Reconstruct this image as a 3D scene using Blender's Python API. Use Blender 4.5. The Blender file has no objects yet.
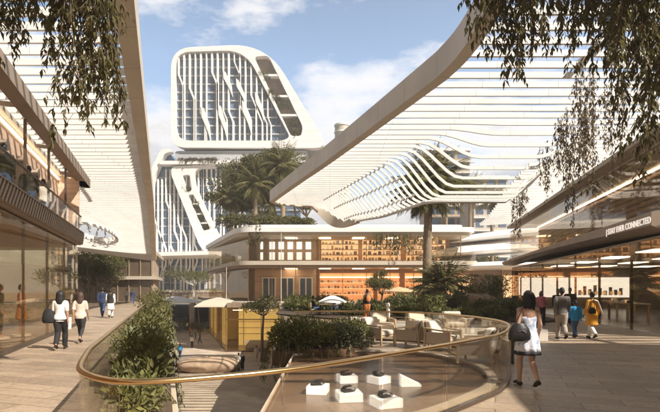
import bpy, math, random
import numpy as np
from math import sin, cos, pi, radians as R
from mathutils import Vector, Matrix
from mathutils.geometry import tessellate_polygon

sc = bpy.context.scene
C = sc.collection
rnd = random.Random(7)
rng = np.random.default_rng(11)

# ------------------------------------------------------------ camera
F, HY = 480.0, 289.0                       # focal length and horizon of the 660 px wide photograph
cam_d = bpy.data.cameras.new('camera')
cam = bpy.data.objects.new('camera', cam_d); C.objects.link(cam)
cam.location = (0, 0, 1.7); cam.rotation_euler = (R(90), 0, 0)
cam_d.sensor_width = 36; cam_d.lens = F/660*36
cam_d.shift_y = (HY-206)/660
cam_d.clip_start = .05; cam_d.clip_end = 6000
sc.camera = cam

# ------------------------------------------------------------ sky and sun
SUN = Vector((.80, -.60, 0)).normalized()*cos(R(44)) + Vector((0, 0, sin(R(44))))
w = bpy.data.worlds.new('World'); sc.world = w; w.use_nodes = True
nt = w.node_tree; N = nt.nodes; L = nt.links; N.clear()
sky = N.new('ShaderNodeTexSky'); sky.sky_type = 'NISHITA'; sky.sun_disc = False
sky.sun_elevation = R(44); sky.sun_rotation = math.atan2(SUN.x, SUN.y)
sky.air_density = 1.1; sky.dust_density = 1.6; sky.ozone_density = .55
tc = N.new('ShaderNodeTexCoord'); mp = N.new('ShaderNodeMapping')
mp.inputs['Scale'].default_value = (1.0, 1.0, 2.3); mp.inputs['Location'].default_value = (2.4, 8.03, .60)
L.new(tc.outputs['Generated'], mp.inputs['Vector'])
n1 = N.new('ShaderNodeTexNoise'); n1.inputs['Scale'].default_value = 3.2; n1.inputs['Detail'].default_value = 9; n1.inputs['Roughness'].default_value = .62
L.new(mp.outputs['Vector'], n1.inputs['Vector'])
sep = N.new('ShaderNodeSeparateXYZ'); L.new(tc.outputs['Generated'], sep.inputs[0])
# more cloud low down, thin veil high up
mr = N.new('ShaderNodeMapRange'); mr.inputs['From Min'].default_value = .10; mr.inputs['From Max'].default_value = .50
mr.inputs['To Min'].default_value = .10; mr.inputs['To Max'].default_value = -.07
L.new(sep.outputs['Z'], mr.inputs['Value'])
ad = N.new('ShaderNodeMath'); ad.operation = 'ADD'; L.new(n1.outputs['Fac'], ad.inputs[0]); L.new(mr.outputs['Result'], ad.inputs[1])
cr = N.new('ShaderNodeValToRGB'); cr.color_ramp.elements[0].position = .415; cr.color_ramp.elements[1].position = .60
L.new(ad.outputs[0], cr.inputs['Fac'])
# the thick middle of a cloud is greyer than its rim
cc = N.new('ShaderNodeValToRGB'); e = cc.color_ramp.elements
e[0].position = .50; e[0].color = (1.0, .93, .86, 1); e[1].position = .70; e[1].color = (.44, .48, .56, 1)
L.new(ad.outputs[0], cc.inputs['Fac'])
sc_ = N.new('ShaderNodeVectorMath'); sc_.operation = 'SCALE'; sc_.inputs['Scale'].default_value = 10.5
L.new(cc.outputs['Color'], sc_.inputs[0])
mx = N.new('ShaderNodeMixRGB'); L.new(cr.outputs['Color'], mx.inputs['Fac']); L.new(sky.outputs[0], mx.inputs['Color1']); L.new(sc_.outputs[0], mx.inputs['Color2'])
# bright hazy lower sky, deeper zenith
zr = N.new('ShaderNodeMapRange'); zr.inputs['From Min'].default_value = .42; zr.inputs['From Max'].default_value = .85
zr.inputs['To Min'].default_value = 1.75; zr.inputs['To Max'].default_value = .4
L.new(sep.outputs['Z'], zr.inputs['Value'])
zs = N.new('ShaderNodeVectorMath'); zs.operation = 'SCALE'; L.new(sky.outputs[0], zs.inputs[0]); L.new(zr.outputs['Result'], zs.inputs['Scale'])
pm = N.new('ShaderNodeMixRGB'); pm.inputs['Fac'].default_value = .05; pm.inputs['Color2'].default_value = (6.6, 8.3, 9.2, 1); L.new(zs.outputs[0], pm.inputs['Color1'])
L.new(pm.outputs[0], mx.inputs['Color1'])
yr = N.new('ShaderNodeMapRange'); yr.inputs['From Min'].default_value = -.15; yr.inputs['From Max'].default_value = .75
yr.inputs['To Min'].default_value = .16; yr.inputs['To Max'].default_value = 1.34; L.new(sep.outputs['Y'], yr.inputs['Value'])
ys_ = N.new('ShaderNodeVectorMath'); ys_.operation = 'SCALE'; L.new(mx.outputs[0], ys_.inputs[0]); L.new(yr.outputs['Result'], ys_.inputs['Scale'])
bg = N.new('ShaderNodeBackground'); bg.inputs['Strength'].default_value = .06
L.new(ys_.outputs[0], bg.inputs['Color'])
wo = N.new('ShaderNodeOutputWorld'); L.new(bg.outputs[0], wo.inputs['Surface'])

sd = bpy.data.lights.new('sun', 'SUN'); sd.energy = 5.0; sd.angle = R(.55); sd.color = (1, .93, .83)
sun = bpy.data.objects.new('sun', sd); C.objects.link(sun); sun.location = (30, -30, 60)
sun.rotation_euler = SUN.to_track_quat('Z', 'Y').to_euler()

sc.view_settings.view_transform = 'Standard'; sc.view_settings.look = 'None'
sc.view_settings.gamma = 1; sc.view_settings.use_curve_mapping = False
sc.view_settings.exposure = 0.86
sc.render.engine = 'CYCLES'
sc.cycles.max_bounces = 8; sc.cycles.diffuse_bounces = 3; sc.cycles.glossy_bounces = 3
sc.cycles.transparent_max_bounces = 32; sc.cycles.use_denoising = True
sc.cycles.sample_clamp_indirect = 6

HAZE = .0011
# ------------------------------------------------------------ helpers
def P(px, py, Y):
    """world point seen at photograph pixel (px,py) at distance Y"""
    return Vector(((px-330)/F*Y, Y, 1.7+(HY-py)/F*Y))
def lerp(a, b, t): return a+(b-a)*t
def smooth(t):
    t = max(0., min(1., t)); return t*t*(3-2*t)

class MB:
    def __init__(s): s.v = []; s.f = []; s.m = []
    def add(s, vs, fs):
        s.m.append((len(s.v), len(s.f))); o = len(s.v); s.v += [tuple(v) for v in vs]; s.f += [tuple(i+o for i in f) for f in fs]; return s
    def box(s, x0, x1, y0, y1, z0, z1, rz=0, about=None):
        vs = [Vector((x, y, z)) for z in (z0, z1) for x, y in ((x0, y0), (x1, y0), (x1, y1), (x0, y1))]
        if rz:
            c = about or Vector(((x0+x1)/2, (y0+y1)/2, 0)); m = Matrix.Rotation(rz, 3, 'Z')
            vs = [m@(v-c)+c for v in vs]
        return s.add(vs, [(3, 2, 1, 0), (4, 5, 6, 7), (0, 1, 5, 4), (1, 2, 6, 5), (2, 3, 7, 6), (3, 0, 4, 7)])
    def obox(s, o, u, t, a0, a1, b0, b1, z0, z1):
        """box along direction u, across t, from origin o (2-D directions)"""
        o = Vector((o[0], o[1], 0)); u = Vector((u[0], u[1], 0)); t = Vector((t[0], t[1], 0)); k = Vector((0, 0, 1))
        vs = [o+u*a+t*b+k*z for z in (z0, z1) for a, b in ((a0, b0), (a1, b0), (a1, b1), (a0, b1))]
        return s.add(vs, [(3, 2, 1, 0), (4, 5, 6, 7), (0, 1, 5, 4), (1, 2, 6, 5), (2, 3, 7, 6), (3, 0, 4, 7)])
    def bar(s, a, b, w, h, up=(0, 0, 1)):
        """rectangular bar from a to b, w across, h along up"""
        return s.sweep([a, b], w, h, up)
    def sweep(s, pts, w, h, up=(0, 0, 1)):
        """rectangular section swept along a polyline, section upright"""
        pts = [Vector(p) for p in pts]; up = Vector(up); n = len(pts); vs = []
        for i, p in enumerate(pts):
            d = (pts[min(i+1, n-1)]-pts[max(i-1, 0)]).normalized()
            sd_ = d.cross(up)
            if sd_.length < 1e-4: sd_ = d.cross(Vector((0, 1, 0)))
            sd_.normalize(); q = sd_.cross(d).normalized()
            vs += [p-sd_*w/2-q*h/2, p+sd_*w/2-q*h/2, p+sd_*w/2+q*h/2, p-sd_*w/2+q*h/2]
        fs = [(0, 1, 2, 3), tuple(4*(n-1)+k for k in (3, 2, 1, 0))]
        for i in range(n-1):
            for k in range(4):
                a = 4*i+k; b = 4*i+(k+1) % 4; fs.append((a, a+4, b+4, b))
        return s.add(vs, fs)
    def tube(s, pts, r, n=8, caps=True, flat=None):
        """round tube; r a number or one per point; flat = (sideways, upward) scale"""
        pts = [Vector(p) for p in pts]; m = len(pts)
        rs = r if isinstance(r, (list, tuple)) else [r]*m
        vs = []; ref = None
        for i, p in enumerate(pts):
            d = (pts[min(i+1, m-1)]-pts[max(i-1, 0)])
            d = d.normalized() if d.length > 1e-9 else Vector((0, 0, 1))
            if ref is None: ref = Vector((1, 0, 0)) if abs(d.x) < .8 else Vector((0, 1, 0))
            a = (ref-d*ref.dot(d)).normalized(); ref = a; b = d.cross(a)
            rr = rs[i]; ra, rb = rr if isinstance(rr, (list, tuple)) else (rr, rr)
            for k in range(n):
                t = 2*pi*k/n; vs.append(p+a*cos(t)*ra+b*sin(t)*rb)
        fs = []
        for i in range(m-1):
            for k in range(n):
                fs.append((i*n+k, i*n+(k+1) % n, (i+1)*n+(k+1) % n, (i+1)*n+k))
        if caps: fs += [tuple(range(n-1, -1, -1)), tuple((m-1)*n+k for k in range(n))]
        return s.add(vs, fs)
    def loft(s, rings, caps=True):
        n = len(rings[0]); vs = [p for r in rings for p in r]; fs = []
        for i in range(len(rings)-1):
            for k in range(n):
                fs.append((i*n+k, i*n+(k+1) % n, (i+1)*n+(k+1) % n, (i+1)*n+k))
        if caps: fs += [tuple(range(n-1, -1, -1)), tuple((len(rings)-1)*n+k for k in range(n))]
        return s.add(vs, fs)
    def ell(s, c, r, n=12, m=8, rz=0):
        c = Vector(c); rows = []
        for i in range(m+1):
            ph = pi*i/m; q = max(sin(ph), .02)
            rows.append([c+Matrix.Rotation(rz, 3, 'Z')@Vector((r[0]*q*cos(2*pi*k/n), r[1]*q*sin(2*pi*k/n), -r[2]*cos(ph))) for k in range(n)])
        return s.loft(rows)
    def plate(s, loops, f0, f1):
        """flat plate with holes: loops of 2-D points (outer first), f0/f1 map (x,y) to the two faces' 3-D points"""
        fl = [[Vector((p[0], p[1], 0)) for p in lp] for lp in loops]
        tris = tessellate_polygon(fl); flat = [p for lp in loops for p in lp]; n = len(flat)
        vs = [f0(*p[:2]) for p in flat]+[f1(*p[:2]) for p in flat]
        fs = [tuple(t) for t in tris]+[tuple(i+n for i in reversed(t)) for t in tris]
        o = 0
        for lp in loops:
            m = len(lp)
            for i in range(m): a, b = o+i, o+(i+1) % m; fs.append((a, b, b+n, a+n))
            o += m
        return s.add(vs, fs)
    def slab(s, loops, z0, z1):
        return s.plate(loops, lambda x, y: (x, y, z0), lambda x, y: (x, y, z1))
    def each(s, name, mat, parent=None, **k):
        """one object for every primitive added"""
        ms = s.m+[(len(s.v), len(s.f))]; out = []
        for (v0, f0), (v1, f1) in zip(ms, ms[1:]):
            b = MB(); b.v = s.v[v0:v1]; b.f = [tuple(i-v0 for i in f) for f in s.f[f0:f1]]; out.append(b.build(name, mat, parent, **k))
        return out
    def build(s, name, mat, parent=None, local=False, base=None, smooth=None, bevel=0, kind=None):
        me = bpy.data.meshes.new(name)
        v = np.array(s.v, dtype=np.float64).reshape(-1, 3)
        off = np.zeros(3)
        if parent is not None and not local: off = np.array(world_loc(parent))
        elif base is not None: off = np.array(base)
        me.from_pydata((v-off).tolist(), [], s.f)
        me.validate(); me.update()
        import bmesh
        bm = bmesh.new(); bm.from_mesh(me); bmesh.ops.recalc_face_normals(bm, faces=bm.faces); bm.to_mesh(me); bm.free()
        me.materials.append(mat)
        if smooth is not None:
            me.polygons.foreach_set('use_smooth', [True]*len(me.polygons))
            me.set_sharp_from_angle(angle=R(smooth))
        return link(name, me, parent, base, bevel, kind)

def link(name, me, parent=None, base=None, bevel=0, kind=None):
    o = bpy.data.objects.new(name, me); C.objects.link(o)
    if parent is not None: o.parent = parent
    elif base is not None: o.location = base
    if bevel:
        m = o.modifiers.new('bevel', 'BEVEL'); m.width = bevel; m.segments = 2; m.limit_method = 'ANGLE'; m.angle_limit = R(40)
    if kind: o['kind'] = kind
    return o
def world_loc(o):
    p = Vector(o.location)
    while o.parent: o = o.parent; p = p+o.location
    return p
def tag(o, label, cat, group=None, kind=None):
    o['label'] = label; o['category'] = cat
    if group: o['group'] = group
    if kind: o['kind'] = kind
    return o
def thing(name, label, cat, loc=(0, 0, 0), rz=0, group=None):
    o = bpy.data.objects.new(name, None); C.objects.link(o); o.empty_display_size = .2
    o.location = loc; o.rotation_euler = (0, 0, rz)
    return tag(o, label, cat, group)
def dup(root, loc, rz=None, label=None, group=None, scale=None):
    r = root.copy(); C.objects.link(r); r.location = loc
    if rz is not None: r.rotation_euler = (0, 0, rz)
    if scale: r.scale = (scale,)*3 if not isinstance(scale, (tuple, list)) else scale
    if label: r['label'] = label
    if group: r['group'] = group
    for ch in list(root.children):
        c = ch.copy(); C.objects.link(c); c.parent = r
        for g in ch.children:
            d = g.copy(); C.objects.link(d); d.parent = c
    return r
def resample(pts, n_per=8):
    """Catmull-Rom through 2-D or 3-D points"""
    pts = [Vector(p) if len(p) == 3 else Vector((p[0], p[1], 0)) for p in pts]; out = []
    for i in range(len(pts)-1):
        p0 = pts[max(i-1, 0)]; p1 = pts[i]; p2 = pts[i+1]; p3 = pts[min(i+2, len(pts)-1)]
        for k in range(n_per):
            t = k/n_per
            out.append(.5*((2*p1)+(p2-p0)*t+(2*p0-5*p1+4*p2-p3)*t*t+(3*p1-p0-3*p2+p3)*t**3))
    out.append(pts[-1]); return out
def roundpoly(pts, rad, n=7):
    """polygon with rounded corners, the same count of points whatever the radii"""
    out = []; m = len(pts)
    for i in range(m):
        p = Vector(pts[i][:2]); a = (Vector(pts[i-1][:2])-p); b = (Vector(pts[(i+1) % m][:2])-p)
        r = rad[i] if isinstance(rad, (list, tuple)) else rad
        q = min(r, a.length*.49, b.length*.49); A = p+a.normalized()*q; B = p+b.normalized()*q
        for k in range(n):
            t = k/(n-1); out.append(tuple(A*(1-t)**2+p*2*t*(1-t)+B*t*t))
    return out
def split_len(pts, step):
    """points at even steps along a polyline"""
    pts = [Vector(p) for p in pts]; ls = [0]
    for a, b in zip(pts, pts[1:]): ls.append(ls[-1]+(b-a).length)
    n = max(1, round(ls[-1]/step)); out = []; j = 0
    for k in range(n+1):
        d = ls[-1]*k/n
        while j < len(ls)-2 and ls[j+1] < d: j += 1
        t = (d-ls[j])/max(ls[j+1]-ls[j], 1e-9); out.append(pts[j].lerp(pts[j+1], min(t, 1)))
    return out

# ------------------------------------------------------------ materials
def mat(name, col, rough=.6, metal=0, var=.12, scale=3., bump=0, bscale=40., spec=.5, emit=None, estr=0, stretch=(1, 1, 1), rot=0, joint=None):
    m = bpy.data.materials.new(name); m.use_nodes = True; t = m.node_tree; b = t.nodes['Principled BSDF']
    b.inputs['Roughness'].default_value = rough; b.inputs['Metallic'].default_value = metal
    b.inputs['Specular IOR Level'].default_value = spec
    co = t.nodes.new('ShaderNodeTexCoord'); mpn = t.nodes.new('ShaderNodeMapping')
    mpn.inputs['Scale'].default_value = stretch; mpn.inputs['Rotation'].default_value = (0, 0, rot)
    t.links.new(co.outputs['Object'], mpn.inputs[0])
    no = t.nodes.new('ShaderNodeTexNoise'); no.inputs['Scale'].default_value = scale; no.inputs['Detail'].default_value = 6
    t.links.new(mpn.outputs[0], no.inputs['Vector'])
    rp = t.nodes.new('ShaderNodeValToRGB'); rp.color_ramp.elements[0].position = .3; rp.color_ramp.elements[1].position = .7
    rp.color_ramp.elements[0].color = tuple(max(0, c*(1-var)) for c in col)+(1,)
    rp.color_ramp.elements[1].color = tuple(min(1, c*(1+var)) for c in col)+(1,)
    t.links.new(no.outputs['Fac'], rp.inputs[0]); t.links.new(rp.outputs[0], b.inputs['Base Color'])
    if joint:                                  # fine panel joints across one axis
        sx = t.nodes.new('ShaderNodeSeparateXYZ'); t.links.new(co.outputs['Object'], sx.inputs[0])
        pg = t.nodes.new('ShaderNodeMath'); pg.operation = 'PINGPONG'; pg.inputs[1].default_value = joint[1]/2; t.links.new(sx.outputs[joint[0]], pg.inputs[0])
        ls = t.nodes.new('ShaderNodeMath'); ls.operation = 'LESS_THAN'; ls.inputs[1].default_value = joint[2]; t.links.new(pg.outputs[0], ls.inputs[0])
        mj = t.nodes.new('ShaderNodeMixRGB'); mj.inputs['Color2'].default_value = tuple(c*.45 for c in col)+(1,)
        t.links.new(ls.outputs[0], mj.inputs['Fac']); t.links.new(rp.outputs[0], mj.inputs['Color1']); t.links.new(mj.outputs[0], b.inputs['Base Color'])
    if bump:
        n2 = t.nodes.new('ShaderNodeTexNoise'); n2.inputs['Scale'].default_value = bscale; n2.inputs['Detail'].default_value = 4
        t.links.new(mpn.outputs[0], n2.inputs['Vector'])
        bp = t.nodes.new('ShaderNodeBump'); bp.inputs['Strength'].default_value = bump; bp.inputs['Distance'].default_value = .02
        t.links.new(n2.outputs['Fac'], bp.inputs['Height']); t.links.new(bp.outputs[0], b.inputs['Normal'])
    if emit:
        b.inputs['Emission Color'].default_value = emit+(1,); b.inputs['Emission Strength'].default_value = estr
    return m
def mat_glass(name, tint=(.96, .95, .92), ior=1.45, rough=.01, gain=1.0, refl=(1, 1, 1)):
    m = bpy.data.materials.new(name); m.use_nodes = True; t = m.node_tree; t.nodes.clear()
    o = t.nodes.new('ShaderNodeOutputMaterial'); mi = t.nodes.new('ShaderNodeMixShader')
    fr = t.nodes.new('ShaderNodeFresnel'); fr.inputs['IOR'].default_value = ior
    g = t.nodes.new('ShaderNodeMath'); g.operation = 'MULTIPLY'; g.inputs[1].default_value = gain; g.use_clamp = True
    co = t.nodes.new('ShaderNodeTexCoord'); no = t.nodes.new('ShaderNodeTexNoise'); no.inputs['Scale'].default_value = .7
    t.links.new(co.outputs['Object'], no.inputs['Vector'])
    bp = t.nodes.new('ShaderNodeBump'); bp.inputs['Strength'].default_value = .03; bp.inputs['Distance'].default_value = .05
    t.links.new(no.outputs['Fac'], bp.inputs['Height'])
    a = t.nodes.new('ShaderNodeBsdfTransparent'); a.inputs[0].default_value = tint+(1,)
    b = t.nodes.new('ShaderNodeBsdfGlossy'); b.inputs['Roughness'].default_value = rough; b.inputs['Color'].default_value = refl+(1,)
    t.links.new(bp.outputs[0], b.inputs['Normal'])
    t.links.new(fr.outputs[0], g.inputs[0]); t.links.new(g.outputs[0], mi.inputs[0])
    t.links.new(a.outputs[0], mi.inputs[1]); t.links.new(b.outputs[0], mi.inputs[2]); t.links.new(mi.outputs[0], o.inputs[0])
    return m
def mat_tiles(name, col, mortar, bw, bh, rot=0, rough=.55, var=.10, ms=.012, off=.5):
    m = bpy.data.materials.new(name); m.use_nodes = True; t = m.node_tree; b = t.nodes['Principled BSDF']
    co = t.nodes.new('ShaderNodeTexCoord'); mpn = t.nodes.new('ShaderNodeMapping'); mpn.inputs['Rotation'].default_value = (0, 0, rot)
    t.links.new(co.outputs['Object'], mpn.inputs[0])
    br = t.nodes.new('ShaderNodeTexBrick'); br.offset = off
    br.inputs['Scale'].default_value = 1; br.inputs['Brick Width'].default_value = bw; br.inputs['Row Height'].default_value = bh
    br.inputs['Mortar Size'].default_value = ms; br.inputs['Mortar Smooth'].default_value = .2
    br.inputs['Color1'].default_value = tuple(c*(1-var) for c in col)+(1,); br.inputs['Color2'].default_value = tuple(c*(1+var) for c in col)+(1,)
    br.inputs['Mortar'].default_value = mortar+(1,)
    t.links.new(mpn.outputs[0], br.inputs['Vector'])
    n1 = t.nodes.new('ShaderNodeTexNoise'); n1.inputs['Scale'].default_value = .35; n1.inputs['Detail'].default_value = 8; n1.inputs['Roughness'].default_value = .65
    t.links.new(mpn.outputs[0], n1.inputs['Vector'])
    rp = t.nodes.new('ShaderNodeValToRGB'); rp.color_ramp.elements[0].position = .32; rp.color_ramp.elements[0].color = (.72, .70, .68, 1)
    rp.color_ramp.elements[1].position = .66; rp.color_ramp.elements[1].color = (1.12, 1.1, 1.08, 1)
    t.links.new(n1.outputs['Fac'], rp.inputs[0])
    n3 = t.nodes.new('ShaderNodeTexNoise'); n3.inputs['Scale'].default_value = 14; n3.inputs['Detail'].default_value = 5
    t.links.new(mpn.outputs[0], n3.inputs['Vector'])
    r3 = t.nodes.new('ShaderNodeValToRGB'); r3.color_ramp.elements[0].color = (.8, .8, .8, 1); r3.color_ramp.elements[1].color = (1.15, 1.15, 1.15, 1)
    r3.color_ramp.elements[0].position = .3; r3.color_ramp.elements[1].position = .7
    t.links.new(n3.outputs['Fac'], r3.inputs[0])
    m1 = t.nodes.new('ShaderNodeMixRGB'); m1.blend_type = 'MULTIPLY'; m1.inputs[0].default_value = 1
    m2 = t.nodes.new('ShaderNodeMixRGB'); m2.blend_type = 'MULTIPLY'; m2.inputs[0].default_value = 1
    t.links.new(br.outputs['Color'], m1.inputs[1]); t.links.new(rp.outputs[0], m1.inputs[2])
    t.links.new(m1.outputs[0], m2.inputs[1]); t.links.new(r3.outputs[0], m2.inputs[2])
    n4 = t.nodes.new('ShaderNodeTexNoise'); n4.inputs['Scale'].default_value = 1.1; n4.inputs['Detail'].default_value = 7; n4.inputs['Roughness'].default_value = .7
    t.links.new(co.outputs['Object'], n4.inputs['Vector'])
    r4 = t.nodes.new('ShaderNodeValToRGB'); r4.color_ramp.elements[0].position = .56; r4.color_ramp.elements[0].color = (1, 1, 1, 1); r4.color_ramp.elements[1].position = .72; r4.color_ramp.elements[1].color = (.70, .67, .64, 1)
    t.links.new(n4.outputs['Fac'], r4.inputs[0]); m4 = t.nodes.new('ShaderNodeMixRGB'); m4.blend_type = 'MULTIPLY'; m4.inputs[0].default_value = 1
    t.links.new(m2.outputs[0], m4.inputs[1]); t.links.new(r4.outputs[0], m4.inputs[2])
    t.links.new(m4.outputs[0], b.inputs['Base Color']); b.inputs['Roughness'].default_value = rough
    bp = t.nodes.new('ShaderNodeBump'); bp.inputs['Strength'].default_value = .25; bp.inputs['Distance'].default_value = .01; bp.invert = True
    t.links.new(br.outputs['Fac'], bp.inputs['Height']); t.links.new(bp.outputs[0], b.inputs['Normal'])
    return m
def mat_leaf(name, c1, c2, trans=.3, rough=.45):
    m = bpy.data.materials.new(name); m.use_nodes = True; t = m.node_tree; b = t.nodes['Principled BSDF']; o = t.nodes['Material Output']
    g = t.nodes.new('ShaderNodeNewGeometry'); rp = t.nodes.new('ShaderNodeValToRGB')
    rp.color_ramp.elements[0].color = c1+(1,); rp.color_ramp.elements[1].color = c2+(1,)
    co = t.nodes.new('ShaderNodeTexCoord'); no = t.nodes.new('ShaderNodeTexNoise'); no.inputs['Scale'].default_value = 1.1
    t.links.new(co.outputs['Object'], no.inputs['Vector'])
    mm = t.nodes.new('ShaderNodeMath'); mm.operation = 'MULTIPLY_ADD'; mm.inputs[1].default_value = .55
    t.links.new(g.outputs['Random Per Island'], mm.inputs[0])
    m3 = t.nodes.new('ShaderNodeMath'); m3.operation = 'MULTIPLY'; m3.inputs[1].default_value = .45; t.links.new(no.outputs['Fac'], m3.inputs[0])
    t.links.new(m3.outputs[0], mm.inputs[2]); t.links.new(mm.outputs[0], rp.inputs[0])
    t.links.new(rp.outputs[0], b.inputs['Base Color']); b.inputs['Roughness'].default_value = rough; b.inputs['Specular IOR Level'].default_value = .3
    tr = t.nodes.new('ShaderNodeBsdfTranslucent'); t.links.new(rp.outputs[0], tr.inputs[0])
    mi = t.nodes.new('ShaderNodeMixShader'); mi.inputs[0].default_value = trans
    t.links.new(b.outputs[0], mi.inputs[1]); t.links.new(tr.outputs[0], mi.inputs[2]); t.links.new(mi.outputs[0], o.inputs[0])
    return m
def mat_emit(name, col, s, var=.0, scale=2.):
    m = bpy.data.materials.new(name); m.use_nodes = True; t = m.node_tree; t.nodes.clear()
    o = t.nodes.new('ShaderNodeOutputMaterial'); e = t.nodes.new('ShaderNodeEmission'); e.inputs[0].default_value = col+(1,); e.inputs[1].default_value = s
    t.links.new(e.outputs[0], o.inputs[0]); return m

M = dict(
    white=mat('white_coating', (.82, .80, .77), .45, var=.05, scale=.5, joint=('Z', 3.4, .035)),
    louver=mat('louver_white', (.82, .80, .76), .5, var=.07, scale=.9, joint=('X', 3.0, .008)),
    beam=mat('champagne_beam', (.62, .54, .44), .5, var=.09, scale=.7, joint=('Y', 2.4, .009)),
    beige=mat('beige_panel', (.52, .45, .36), .55, var=.06, scale=.4),
    deck=mat_tiles('deck_stone', (.355, .272, .195), (.20, .14, .09), 1.2, .40, rot=R(19), rough=.5, var=.17),
    plaza=mat_tiles('plaza_stone', (.50, .42, .34), (.30, .25, .20), 1.6, .8, rot=R(30), rough=.6),
    rim=mat('pool_rim_stone', (.52, .44, .35), .6, var=.12, scale=2, bump=.2),
    pool=mat('brown_polished_floor', (.16, .095, .055), .22, var=.22, scale=1.3, spec=.4),
    concrete=mat('pale_concrete', (.50, .45, .39), .75, var=.12, scale=1.2, bump=.2, bscale=30),
    ground=mat('far_ground', (.20, .17, .13), .9, var=.2, scale=.02),
    bronze=mat('bronze_rail', (.62, .41, .19), .28, metal=1, var=.08, scale=6),
    metal=mat('dark_bronze', (.13, .095, .07), .4, metal=.6, var=.1),
    steel=mat('brushed_steel', (.5, .48, .45), .35, metal=1),
    rail_glass=mat_glass('rail_glass', (.985, .965, .92), 1.4, gain=.55),
    shop_glass=mat_glass('shop_glass', (.92, .87, .79), 1.5, gain=.40, refl=(1, .95, .87)),
    clear_glass=mat_glass('clear_glass', (.95, .92, .87), 1.45, gain=.4),
    fascia=mat('brown_fascia', (.29, .22, .165), .45, var=.1, scale=1.2),
    slat=mat('tan_slat', (.30, .22, .15), .5, var=.1, scale=2),
    panel=mat('timber_panel', (.58, .41, .30), .55, var=.18, scale=1.6, stretch=(.3, .3, 5)),
    paneld=mat('dark_timber', (.15, .10, .07), .5, var=.2, scale=1.6, stretch=(.4, .4, 6)),
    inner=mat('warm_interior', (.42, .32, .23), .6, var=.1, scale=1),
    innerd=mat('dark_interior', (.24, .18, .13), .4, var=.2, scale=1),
    floor_in=mat('shop_floor', (.13, .09, .07), .25, var=.2, scale=2),
    shelf=mat('amber_shelf', (.55, .30, .15), .5, var=.2, scale=2, emit=(1, .42, .17), estr=.36),
    shelf_b=mat('warm_backlit', (.7, .45, .25), .5, emit=(1, .60, .30), estr=.62),
    strip=mat_emit('warm_light_strip', (1, .76, .50), 3.0),
    added_wash=mat_emit('added_wash_light', (1, .78, .55), 4.5),  # for added strips that brighten the upper walls
    lamp=mat_emit('ceiling_light', (1, .93, .82), 2.4),
    screen=mat_emit('lit_screen', (1, .95, .89), .95),
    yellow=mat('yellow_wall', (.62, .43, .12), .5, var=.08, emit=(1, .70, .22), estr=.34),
    tower_glass=mat('tower_glass', (.17, .23, .33), .14, metal=.35, var=.4, scale=.12),
    brown_glass=mat('brown_glass', (.17, .125, .085), .12, metal=.35, var=.3, scale=.2),
    tower_slab=mat('tower_slab', (.42, .43, .45), .6),
    bark=mat('bark', (.20, .145, .10), .9, var=.3, scale=5, bump=.6, bscale=18),
    palebark=mat('pale_bark', (.50, .46, .40), .85, var=.22, scale=4, bump=.5, bscale=14),
    palm_bark=mat('palm_bark', (.26, .19, .125), .9, var=.3, scale=4, bump=.8, bscale=12, stretch=(1, 1, 4)),
    soil=mat('soil', (.085, .06, .04), .95, var=.3, scale=6, bump=.6),
    rock=mat('sandstone', (.38, .27, .18), .85, var=.22, scale=2.2, bump=.7, bscale=7),
    leaf_vine=mat_leaf('vine_leaf', (.045, .044, .016), (.21, .175, .065), .45),
    leaf_brown=mat_leaf('dry_leaf', (.10, .07, .035), (.20, .145, .075), .35),
    leaf_green=mat_leaf('shrub_leaf', (.06, .075, .022), (.32, .30, .10), .36),
    leaf_dark=mat_leaf('dark_leaf', (.065, .078, .028), (.25, .24, .09), .36),
    leaf_tree=mat_leaf('tree_leaf', (.06, .066, .022), (.22, .20, .075), .34),
    leaf_palm=mat_leaf('palm_leaf', (.075, .085, .028), (.29, .26, .095), .34),
    leaf_silver=mat_leaf('silver_leaf', (.10, .11, .055), (.26, .26, .15), .25),
    cushion=mat('linen_cushion', (.60, .53, .44), .9, var=.06, scale=8, bump=.25, bscale=90),
    wicker=mat('wicker', (.46, .38, .29), .7, var=.2, scale=40, bump=.5, bscale=60),
    oak=mat('pale_oak', (.50, .37, .22), .5, var=.15, scale=3, stretch=(1, 1, 6)),
    plinth=mat('white_plinth', (.82, .80, .76), .4, var=.02),
    plinth_glow=mat('glowing_plinth', (.82, .80, .76), .4, var=.02, emit=(1, .95, .88), estr=.42),  # emission added so the plinths stay bright in the shade
    black=mat('black_plastic', (.015, .014, .014), .4, var=.2),
    tan=mat('tan_canvas', (.55, .38, .22), .85, var=.08),
    canvas=mat('white_canvas', (.82, .80, .77), .8, var=.04),
)
# ============================================================ SETTING: ground, plaza, deck
LOW = -6.0
MB().slab([[(-900, -900), (900, -900), (900, 900), (-900, 900)]], LOW-.6, LOW-.02).build('ground', M['ground'], kind='structure')
MB().slab([[(-60, -8), (30, -8), (30, 130), (-60, 130)]], LOW-.018, LOW).build('plaza', M['plaza'], kind='structure')

LX = lambda y: -2.36-.347*(y-4.48)                # left edge of the opening
RX = lambda y: -1.0-.116*(y-13)                   # right edge of the opening
front = [(-.72, 4.72), (-1.09, 4.22), (-1.5, 4.04), (-1.78, 4.11), (-2.08, 4.38), (-2.33, 4.8), (LX(5.3), 5.3)]
front = [tuple(p[:2]) for p in resample(front, 4)]
void = [(-.945, 6.2)]+[(-.93, 5.1)]+front+[(LX(y), y) for y in (8, 12, 20, 30, 54, 70)]+[(-31, 88), (-35.5, 104), (-29, 106), (-22.6, 88), (-12.8, 60), (-12.6, 58.7), (-6.3, 58.7), (RX(30), 30), (-1.0, 13.6), (-.945, 12.6)]
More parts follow.
